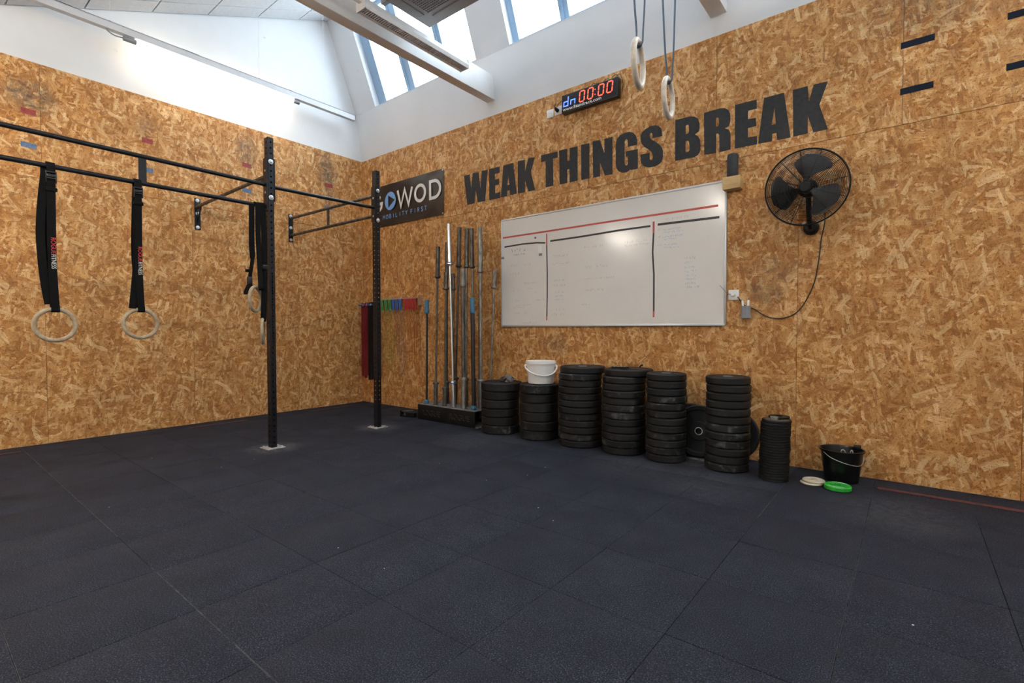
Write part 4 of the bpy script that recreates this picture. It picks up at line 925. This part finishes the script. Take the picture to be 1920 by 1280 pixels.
pc = [tuple(mo-fa*.02+fx*.05-fz*.05), (5.755, -.12, 1.93), (5.757, -.05, 1.85), (5.731, -.012, 1.716), (5.716, -.008, 1.56), (5.684, -.008, 1.383), (5.598, -.008, 1.206), (5.491, -.008, 1.143), (5.378, -.008, 1.153), (5.275, -.010, 1.218), (5.205, -.006, 1.25), (5.155, -.012, 1.32)]
MB().tube(smooth_path(pc, 8), .0042, 7).build('power_cord', 'cable', FN)

# ================================================================== BARBELL CORNER
RK = thing('barbell_holder', 'low black steel barbell holder with raised maker lettering', 'barbell holder', (2.18, -.3, 0))
rx0, rx1, ry0, ry1, rh = 1.722, 2.643, -.45, -.13, .178
holes = [(1.788+.153*i, -.37) for i in range(6)]+[(1.83, -.225), (1.983, -.225), (2.075, -.185), (2.135, -.26), (2.289, -.225), (2.39, -.19), (2.475, -.20), (2.548, -.25), (2.60, -.168)]
loops = [[(rx0, ry0), (rx1, ry0), (rx1, ry1), (rx0, ry1)]]+[arc(x, y, .033, .033, 0, 360, 14)[:-1] for x, y in holes]
MB().prism(loops, (0, 0, rh-.005), X_, Y_, .005).build('top_plate', 'rack_top', RK, smooth=False)
xm = (rx0+rx1)/2
for a, b in ((rx0, xm-.001), (xm+.001, rx1)):
    fpnl = MB().bbox((a, ry0, 0), (b, ry0+.005, rh-.005), .001).build('front_panel', 'rack', RK)
    mt, w = text_mb('ROGUE', .10, (0, 0, 0), X_, Z_, .001, .004, 1.0)
    sc_ = (b-a)*.70/w
    mt, w = text_mb('ROGUE', .088, (a+(b-a)*.14, ry0-.0005, .055), X_, Z_, .0006, .0, sc_*1.13); lt = mt.build('raised_lettering', 'rack_top', fpnl, smooth=False)
    mt, w = text_mb('ROGUE', .088, (a+(b-a)*.14-.003, ry0-.0011, .051), X_, Z_, .0006, .0012, sc_*1.13); mt.build('letter_face', 'rack', fpnl, smooth=False)
MB().box((rx0, ry1-.005, 0), (rx1, ry1, rh-.005)).build('back_panel', 'rack', RK, smooth=False)
MB().box((rx0, ry0+.005, 0), (rx0+.005, ry1-.005, rh-.005)).build('side_panel', 'rack', RK, smooth=False)
MB().box((rx0, ry0+.005, 0), (rx1+.04, ry1-.005, .006)).build('base_plate', 'rack_top', RK, smooth=False)
for (x, y) in holes: MB().lathe([(.033, 0), (.035, 0), (.035, .10), (.033, .10)], (x, y, .07), (0, 0, 1), 14).build('bar_socket', 'rack', RK)

# bars: base, top, sleeve lengths, radii, materials
def barbell(name, base, top, lab, sl_top, sl_bot, rs, rsh, msl, msh, ring=None, rc=None):
    t = thing(name, lab, 'barbell', base, 'barbells standing in the holder')
    a, b = Vector(base), Vector(top); d = (b-a).normalized(); rc = rc or rs*1.5
    MB().tube([a+d*(sl_bot-.002), b-d*(sl_top-.002)], rsh, 12).build('shaft', msh, t)
    for (s0, s1, sgn) in ((a, a+d*sl_bot, 1), (b-d*sl_top, b, -1)):
        MB().tube([s0, s0+d*.003, s1-d*.003, s1], [rs-.003, rs, rs, rs-.003], 16).build('sleeve', msl, t)
        c = s1 if sgn == 1 else s0; dd = d*sgn
        MB().lathe([(rsh, -.004), (rc, -.004), (rc, .012), (rs*1.05, .022), (rsh, .028)], c, dd, 18).build('collar', msl, t)
        if ring: MB().lathe([(rs, -.012), (rc*.99, -.012), (rc*.99, -.004), (rs, -.004)], c, dd, 18).build('blue_band', ring, t)
    return t
HB = .075
barbell('technique_bar', (1.788, -.37, HB), (1.774, -.345, 1.406), 'short black bar with blue end, leftmost in the holder', .135, .12, .025, .0125, 'bar_blue', 'bar_black', rc=.031)
barbell('barbell', (1.941, -.37, HB), (1.962, -.340, 2.017), 'dull steel barbell second from the left in the front row', .345, .345, .025, .0125, 'steel_dark', 'steel_dark')
barbell('barbell', (2.094, -.37, HB), (2.098, -.340, 1.705), 'short dark barbell just left of the bright chrome one', .175, .30, .025, .0135, 'steel_dark', 'steel_dark')
barbell('barbell', (2.247, -.37, HB), (2.140, -.340, 2.252), 'bright chrome barbell with thin blue rings', .45, .38, .0255, .0142, 'chrome', 'chrome', 'blue_ring')
barbell('axle_bar', (2.400, -.37, HB), (2.357, -.335, 1.728), 'thick-shafted grey axle bar right of the chrome barbell', .183, .42, .030, .024, 'steel', 'steel_dark', rc=.038)
barbell('technique_bar', (2.553, -.37, HB), (2.510, -.345, 1.402), 'short black bar with blue end, right end of the front row', .14, .12, .025, .0235, 'bar_blue', 'bar_black', rc=.032)
barbell('barbell', (1.983, -.225, HB), (1.990, -.22, 2.079), 'dark barbell half hidden behind the chrome one', .355, .35, .024, .0125, 'steel_dark', 'steel_dark')
barbell('barbell', (2.075, -.185, HB), (2.157, -.18, 2.239), 'tall dark barbell right behind the chrome one', .44, .40, .025, .0142, 'steel_dark', 'steel_dark')
barbell('barbell', (2.135, -.26, HB), (2.112, -.245, 1.702), 'short dark barbell crossing behind the chrome shaft', .175, .3, .022, .0135, 'steel_dark', 'steel_dark')
barbell('barbell', (2.289, -.225, HB), (2.293, -.20, 2.204), 'tall grey barbell, left of the close pair', .425, .40, .025, .0142, 'steel_dark', 'steel')
barbell('barbell', (2.39, -.19, HB), (2.351, -.185, 2.202), 'tall grey barbell, right of the close pair', .43, .40, .025, .0142, 'steel_dark', 'steel')
barbell('barbell', (2.475, -.20, HB), (2.495, -.20, 2.201), 'tall grey barbell behind the right-hand steel one', .43, .40, .024, .0142, 'steel', 'steel_dark')
barbell('barbell', (2.548, -.25, HB), (2.530, -.235, 2.05), 'steel barbell with chalky shaft above the first plate stack', .35, .40, .026, .0175, 'steel', 'steel')
barbell('barbell', (2.60, -.168, HB), (2.677, -.16, 1.709), 'short steel barbell standing rightmost, nearest the whiteboard', .183, .3, .025, .0125, 'steel', 'steel')

# black wooden-handled clamp on the floor
t = thing('bar_clamp', 'small black metal clamp lying on the floor left of the holder', 'clamp', (1.52, -.42, 0))
q0 = Vector((1.43, -.48, 0)); ex = Vector((.74, .10, 0)).normalized(); ey = Vector((-ex.y, ex.x, 0))
MB().obox(q0, ex, ey, Z_, (0, 0, 0), (.22, .05, .018)).build('clamp_base', 'rack', t, smooth=False)
MB().obox(q0, ex, ey, Z_, (0, 0, .018), (.012, .05, .075)).build('clamp_jaw', 'rack', t, smooth=False)
MB().obox(q0, ex, ey, Z_, (.09, 0, .018), (.22, .05, .055)).build('clamp_body', 'rack', t, smooth=False)
MB().tube([q0+ex*.01+ey*.025+Z_*.06, q0+ex*.17+ey*.05+Z_*.072], .008, 8).build('clamp_screw', 'steel_dark', t)

# ================================================================== ROPES AND BANDS BY THE CORNER
RS = thing('rope_rail', 'raw wooden rail holding the skipping ropes on the wall', 'rail', (.9, -.04, 1.43))
MB().bbox((.50, -.075, 1.455), (1.30, 0, 1.475), .002).build('rail_board', 'rope_wood', RS)
MB().box((1.285, -.07, 1.37), (1.30, 0, 1.455)).build('rail_bracket', 'rope_wood', RS, smooth=False)
MB().box((.50, -.06, 1.41), (.512, 0, 1.455)).build('rail_bracket', 'rope_wood', RS, smooth=False)
ordw = ['first', 'second', 'third', 'fourth']
rr = random.Random(11)
for colr, x0, dx, n in (('green', .555, .085, 3), ('blue', .80, .075, 3), ('red', 1.055, .062, 4)):
    for i in range(n):
        x = x0+dx*i
        t = thing('skipping_rope', '%s handled skipping rope, %s of its colour from the left' % (colr, ordw[i]), 'skipping rope', (x, -.055, .5), 'skipping ropes on the rail')
        hx = (x-.014, x+.016); lean = rr.uniform(-.012, .018)
        for h in hx:
            a = Vector((h, -.092, 1.455)); b = Vector((h+.018+lean, -.088, 1.315))
            MB().tube([a, a+(b-a)*.1, a+(b-a)*.5, a+(b-a)*.92, b], [.007, .0095, .008, .010, .008], 10).build('handle', 'h_'+colr, t)
        zb = rr.uniform(.42, .75); w = rr.uniform(.015, .028); sw = rr.uniform(-.012, .012)
        pts = [(hx[0]+.018+lean, -.088, 1.32), (hx[0]+.01, -.05, 1.15), (hx[0]-.01+sw*.5, -.012, .95), (x-w+sw, -.008, zb+.18), (x-w*.6+sw, -.008, zb+.02), (x+sw, -.008, zb), (x+w*.7+sw, -.008, zb+.04), (x+w*.8+sw, -.010, zb+.3), (hx[1]+.01, -.03, 1.1), (hx[1]+.018+lean, -.086, 1.32)]
        MB().tube(smooth_path(pts, 6), .0022, 5).build('cord', 'c_'+colr, t)
        MB().tube(smooth_path([(hx[0], -.09, 1.455), (hx[0]-.01, -.07, 1.485), (x, -.05, 1.492+rr.uniform(0, .015)), (hx[1]+.01, -.07, 1.482), (hx[1], -.09, 1.455)], 4), .002, 5).build('cord_loop', 'c_'+colr, t)
BP = thing('band_hanger', 'pegs with blue caps holding the stretch bands in the corner', 'hanger', (.25, -.05, 1.38))
for x in (.06, .15, .24, .33, .43):
    MB().tube([(x, 0, 1.39), (x, -.10, 1.402)], .008, 8).build('peg', 'steel_dark', BP); MB().tube([(x, -.095, 1.401), (x, -.115, 1.404)], .015, 10).build('peg_cap', 'peg', BP)
def band(x, y, zt, zb, w, mat, lab, sway=0):
    t = MB(); ww = .012; pts = [(x-ww, y, zt-.02), (x-ww*.7, y, zt), (x+ww*.7, y, zt), (x+ww, y, zt-.02), (x+ww+sway*.5, y, (zt+zb)/2), (x+ww+sway, y, zb+.02), (x+sway, y, zb), (x-ww+sway, y, zb+.02), (x-ww+sway*.5, y, (zt+zb)/2), (x-ww, y, zt-.02)]
    t.ribbon(smooth_path(pts, 5), (0, 1, 0), w*.5, .0045)
    tag(t.build('stretch_band', mat), lab, 'stretch band', 'stretch bands in the corner')
band(.055, -.05, 1.418, .40, .045, 'band_red', 'red stretch band hanging outermost in the corner')
band(.105, -.045, 1.418, .38, .05, 'band_red', 'wider red stretch band beside the outermost red one', .01)
band(.165, -.05, 1.418, .42, .06, 'band_red', 'dark red stretch band next to the black bands', .015)
band(.225, -.05, 1.418, .36, .07, 'band_black', 'black stretch band left of the right upright', .0)
band(.285, -.055, 1.418, .37, .07, 'band_black', 'black stretch band hidden behind the right upright')
band(.345, -.05, 1.418, .40, .07, 'band_black', 'black stretch band just right of the right upright')
band(.43, -.05, 1.418, .42, .06, 'band_purple', 'dark purple stretch band nearest the skipping ropes', .01)
band(.462, -.04, 1.0, .40, .02, 'band_green', 'thin green stretch band beside the purple one', -.01)

# ================================================================== WEIGHT PLATES
nth = ['lowest', 'second', 'third', 'fourth', 'fifth', 'sixth', 'seventh', 'eighth', 'ninth', 'tenth', 'eleventh', 'twelfth', 'thirteenth', 'fourteenth', 'fifteenth', 'sixteenth', 'seventeenth', 'eighteenth', 'nineteenth', 'twentieth', 'twenty-first', 'twenty-second', 'twenty-third', 'twenty-fourth']
def plate_profile(r, h):
    e = min(.0095, h*.2)
    return [(.026, .004), (.075, .004), (.08, h*.14), (r*.80, h*.14), (r*.83, .0), (r-e, 0), (r, e), (r, h-e), (r-e, h), (r*.83, h), (r*.80, h*.90), (.08, h*.90), (.075, h-.002), (.026, h-.002)]
def plate_mesh(r, h, n=44): return MB().lathe(plate_profile(r, h), (0, 0, 0), (0, 0, 1), n)
def stack(cx, cy, r, H, n, where, shifts, hub_top, tops=None):
    h = H/n; src = None
    for i in range(n):
        dx, dy = shifts.get(i, (0, 0)); dx += random.uniform(-.004, .004); dy += random.uniform(-.004, .004)
        rr_ = tops.get(i, r) if tops else r
        if src is None or rr_ != r:
            o = plate_mesh(rr_, h-.0006).build('bumper_plate', 'plate', loc=(0, 0, 0))
            if rr_ == r: src = o
        else: o = share(src, 'bumper_plate', (0, 0, 0))
        o.location = (cx+dx, cy+dy, i*h+.0002); o.rotation_euler.z = random.uniform(0, 6.28)
        lab = ('top black bumper plate of %s' if i == n-1 else ('lowest black bumper plate of %s' if i == 0 else nth[i]+' black bumper plate from the floor in %s')) % where
        tag(o, lab, 'weight plate', 'bumper plates of '+where)
        if i == n-1:
            MB().lathe([(.0253, 0), (.036, 0), (.036, .003), (.0253, .003)], (cx+dx, cy+dy, (i+1)*h-.004), (0, 0, 1), 24).build('hub_insert', 'hub' if hub_top else 'thin_plate', None)
            hb = bpy.context.scene.collection.objects[-1]
            hb.parent = o; hb.location = (0, 0, h-.004); hb.rotation_euler = (0, 0, 0)
    return n*h
zS1 = stack(2.949, -.391, .196, .515, 6, 'the stack nearest the barbells', {5: (-.003, .02)}, False, {5: .212})
zS2 = stack(3.428, -.370, .188, .530, 6, 'the stack under the white bucket', {5: (.0, .0)}, False, {5: .192})
zS3 = stack(3.890, -.367, .196, .7186, 12, 'the tall stack right of the white bucket', {11: (.01, .03), 3: (.004, 0)}, True, {11: .208})
zS4 = stack(4.325, -.366, .184, .716, 12, 'the chalk-smeared stack with the black pouch', {11: (.02, .05)}, False, {11: .208})
zS5 = stack(4.713, -.395, .157, .7037, 12, 'the stack left of the leaning plates', {8: (.004, 0), 2: (.003, 0)}, True)
zS6 = stack(5.184, -.369, .158, .703, 12, 'the stack hiding the leaning plates', {0: (-.006, 0), 1: (-.006, 0), 2: (-.004, 0), 3: (-.004, 0), 7: (.004, 0), 10: (.004, 0)}, True)

# column of thin plates
tx, ty, tr, tn = 5.5175, -.452, .096, 22; th = .405/tn; src = None
for i in range(tn):
    sx = .010*i/tn+random.uniform(-.003, .003)
    prof = [(.026, 0), (tr-.004, 0), (tr, .003), (tr, th-.004), (tr-.004, th-.0006), (tr*.8, th-.0006), (tr*.78, th-.003), (.045, th-.003), (.04, th-.0006), (.026, th-.0006)]
    if src is None: src = MB().lathe(prof, (0, 0, 0), (0, 0, 1), 36).build('thin_plate', 'thin_plate', loc=(0, 0, 0)); o = src
    else: o = share(src, 'thin_plate', (0, 0, 0))
    o.location = (tx+sx, ty, .0002+i*th)
    tag(o, ('top' if i == tn-1 else nth[i] if i == 0 else nth[i])+' thin black plate'+('' if i in (0, tn-1) else ' from the floor')+' in the narrow column of small plates', 'weight plate', 'thin plates in the narrow column')
zt = tn*th
t = thing('thin_plate', 'small loose black plate with rusty face crowning the narrow column', 'weight plate', (tx+.012, ty, zt+.0003))
MB().lathe([(.026, 0), (tr-.006, 0), (tr-.002, .004), (tr-.002, .016), (tr-.006, .019), (.026, .019)], (tx+.014, ty+.004, zt+.0003), (0, 0, 1), 36).build('plate_body', 'thin_plate', t)
MB().lathe([(.027, 0), (tr-.02, 0), (tr-.02, .0008), (.027, .0008)], (tx+.014, ty+.004, zt+.0195), (0, 0, 1), 32).build('rusty_face', 'rust', t)
t = thing('steel_hub', 'short dull steel sleeve standing on the narrow plate column', 'sleeve', (tx+.005, ty-.030, zt+.0205))
MB().lathe([(.018, 0), (.026, 0), (.026, .020), (.024, .022), (.018, .022)], (tx+.005, ty-.030, zt+.0205), (0, 0, 1), 20).build('sleeve_body', 'steel', t)
t2 = MB().lathe([(.024, 0), (.066, 0), (.068, .003), (.068, .012), (.066, .015), (.024, .015)], (5.535, -.36, zt+.0006), (0, 0, 1), 32).build('thin_plate', 'thin_plate'); t2.location = (5.535, -.385, zt+.0206); t2.rotation_euler = (0, 0, 0)
tag(t2, 'smallest black plate overlapping the back of the narrow column top', 'weight plate')

# plates leaning against the wall behind the stacks
def leaning(x, ybase, r, th_, yaw, lab, hub=False):
    t = thing('bumper_plate', lab, 'weight plate', (x, ybase, 0), 'plates leaning on the wall')
    lean = R(8); ax = Vector((math.sin(yaw)*math.cos(lean), -math.cos(yaw)*math.cos(lean), math.sin(lean)))
    c = Vector((x, ybase, 0))+Vector((0, 0, r*math.cos(lean)))+Vector((-math.sin(yaw), math.cos(yaw), 0))*r*math.sin(lean)
    m = MB().lathe(plate_profile(r, th_), c-ax*th_, ax, 44)
    zmin = min(v[2] for v in m.v); m.v = [(v[0], v[1], v[2]-zmin) for v in m.v]; c = c-Z_*zmin
    m.build('plate_body', 'plate', t)
    if hub: MB().lathe([(.0255, -.001), (.032, -.001), (.032, .0022), (.0255, .0022)], c, ax, 28).build('hub_insert', 'hub', t)
    for k in range(4):
        a = math.pi/4+k*math.pi/2; x_, y_, _ = frame_of(ax); d = x_*math.cos(a)+y_*math.sin(a); e = ax.cross(d)
        MB().obox(c-ax*th_*.10, d, e, ax, (.095, -.035, -.001), (r*.76, .035, .004)).build('raised_pad', 'thin_plate', t, smooth=False)
leaning(4.91, -.215, .213, .06, R(4), 'black bumper plate with ringed hub leaning between two stacks', True)
leaning(4.805, -.148, .213, .045, R(0), 'black bumper plate leaning hidden behind the ringed one')
leaning(5.14, -.100, .20, .035, R(0), 'black bumper plate leaning right of the last tall stack')

# things on the stacks
t = thing('white_bucket', 'white plastic bucket with lid standing on a plate stack', 'bucket', (3.44, -.36, zS2))
bz = zS2+.0005; bc = (3.435, -.350, bz)
MB().lathe([(0, 0), (.122, 0), (.126, .004), (.138, .175), (.143, .178), (.143, .186), (.139, .190), (.141, .215), (0, .215)], bc, (0, 0, 1), 40, closed=False).build('bucket_body', 'white_plastic', t)
MB().lathe([(0, .004), (.13, .004), (.134, .012), (.146, .012), (.148, .004), (.148, -.014), (.1445, -.018), (.1435, -.002), (.14, 0), (0, 0)], (bc[0], bc[1], bz+.206), (0, 0, 1), 40, closed=False).build('lid', 'white_plastic', t)
vd = Vector((6.25-bc[0], -4.32-bc[1], 0)).normalized(); vr = Vector((-vd.y, vd.x, 0))
hp = []
for i in range(17):
    a = math.pi*i/16; hp.append(Vector(bc)+vr*(-math.cos(a)*.156)+vd*(math.sin(a)*.158)+Z_*(.170-.085*math.sin(a)+ .01*math.sin(a*2)))
MB().tube(hp, .0075, 8).build('bail_handle', 'white_plastic', t)
for s in (-1, 1): MB().tube([Vector(bc)+vr*s*.137+Z_*.172, Vector(bc)+vr*s*.156+Z_*.172], .012, 10).build('handle_boss', 'white_plastic', t)
t = thing('crumpled_strap', 'crumpled grey strap lying on the stack nearest the barbells', 'strap', (2.99, -.33, zS1))
for i, pts in enumerate([[(2.93, -.36, .012), (2.95, -.35, .045), (2.99, -.34, .06), (3.03, -.33, .03), (3.07, -.33, .012)], [(2.94, -.33, .012), (2.97, -.30, .035), (3.01, -.32, .05), (3.04, -.36, .04), (3.06, -.38, .012), (3.02, -.39, .010)], [(2.96, -.38, .012), (2.99, -.36, .03), (3.03, -.34, .045), (3.05, -.30, .015)]]):
    MB().ribbon(smooth_path([(a, b, zS1+c) for a, b, c in pts], 5), (.3, .9, .3), .045, .004).build('strap_fold', 'cloth', t)
t = thing('marker_pouch', 'flat black pouch lying on top of the chalk-smeared stack', 'pouch', (4.30, -.40, zS4))
pa, pb = Vector((4.245, -.445, zS4+.012)), Vector((4.345, -.385, zS4+.012)); d = (pb-pa).normalized(); e = Vector((-d.y, d.x, 0))
MB().obox(pa-Z_*.011, d, e, Z_, (0, -.02, 0), ((pb-pa).length+.03, .02, .020)).build('pouch_body', 'bucket_black', t, smooth=False)
for k in range(4): MB().obox(pa-Z_*.011, d, e, Z_, (.02+k*.028, -.008, .020), (.038+k*.028, .006, .0208)).build('white_mark', 'white_print', t, smooth=False)
t = tag(MB().tube(smooth_path([(4.40, -.21, zS4), (4.405, -.205, zS4+.018), (4.42, -.20, zS4+.022), (4.415, -.20, zS4+.032)], 4), .007, 6).build('rubber_scrap', 'bucket_black'), 'tiny black rubber scrap at the back of the chalk-smeared stack', 'scrap')

# black bucket with wire handle and wire hooks inside
BK = thing('black_bucket', 'black builder bucket with wire handle near the green plate', 'bucket', (5.894, -.19, 0))
bc = Vector((5.894, -.190, 0)); hb = .222
MB().lathe([(0, .0), (.098, 0), (.100, .004), (.126, hb-.012), (.136, hb-.010), (.137, hb), (.128, hb+.001), (.1225, hb-.012), (.097, .006), (0, .006)], bc, (0, 0, 1), 40, closed=False).build('bucket_body', 'bucket_black', BK)
vd = Vector((6.25-bc.x, -4.32-bc.y, 0)).normalized(); vr = Vector((-vd.y, vd.x, 0))
A = bc+vr*-.105+vd*.085+Z_*(hb-.018); Bp = bc+vr*.118+vd*.05+Z_*(hb-.078)
MB().tube(smooth_path([A, bc+vr*-.06+vd*.125+Z_*(hb-.045), bc+vr*.02+vd*.133+Z_*(hb-.072), bc+vr*.09+vd*.105+Z_*(hb-.086), Bp, bc+vr*.128+vd*.0+Z_*(hb-.04)], 6), .0022, 6).build('wire_handle', 'wire', BK)
MB().bbox((5.955, -.125, hb-.015), (6.0, -.085, hb+.022), .006).build('pouring_lug', 'bucket_black', BK)
WH = thing('wire_hook', 'pale wire hook sticking up inside the black bucket, left one', 'wire hook', (5.9, -.2, .1), 'wire hooks in the black bucket')
def hook(t, c, s):
    c = Vector(c); MB().tube(smooth_path([c+vr*-s+Z_*-.13, c+vr*-s+Z_*-.03, c+vr*-s*.6+Z_*.012, c+vr*.0+Z_*.024, c+vr*s*.7+Z_*.010, c+vr*s+Z_*-.03, c+vr*s+Z_*-.13], 6), .0035, 8).build('bent_wire', 'wire', t)
hook(WH, (5.905, -.235, hb-.022), .018)
WH2 = thing('wire_hook', 'pale wire hook leaning inside the black bucket, right one', 'wire hook', (5.94, -.2, .1), 'wire hooks in the black bucket')
hook(WH2, (5.953, -.215, hb-.022), .010)

# small coloured plates
def small_plate(name, mat, c, r, h, lab, hole, n=40):
    return tag(MB().lathe([(hole, .002), (hole+.006, 0), (r-.006, 0), (r, .005), (r, h-.005), (r-.006, h), (r*.72, h), (r*.70, h-.003), (hole+.014, h-.003), (hole+.012, h), (hole, h)], c, (0, 0, 1), n).build(name, mat), lab, 'weight plate', 'small coloured plates by the bucket')
w1 = small_plate('change_plate', 'white_plate', (5.742, -.408, .0003), .068, .014, 'lower ivory change plate left of the green one', .022)
w2 = small_plate('change_plate', 'white_plate', (5.754, -.392, .0148), .068, .014, 'upper ivory change plate resting askew on the other', .022)
gp = thing('change_plate', 'bright green change plate in front of the black bucket', 'weight plate', (5.896, -.437, 0), 'small coloured plates by the bucket')
MB().lathe([(.022, .002), (.028, 0), (.072, 0), (.0775, .005), (.0775, .025), (.072, .030), (.054, .030), (.052, .027), (.036, .027), (.034, .030), (.022, .030)], (5.896, -.437, .0003), (0, 0, 1), 40).build('plate_body', 'green_plate', gp)
m = MB()
for sgn, a0 in ((1, 265), (1, 85)):
    for k in range(8):
        a = R(a0+(k-3.5)*11); c = Vector((5.896+.063*math.cos(a), -.437+.063*math.sin(a), .0306)); d = Vector((math.cos(a), math.sin(a), 0)); e = Vector((-d.y, d.x, 0))
        m.obox(c, d, e, Z_, (-.0035, -.0042, 0), (.0035, .0042, .0005))
o = m.build('white_print_marks', 'white_print', gp, smooth=False)
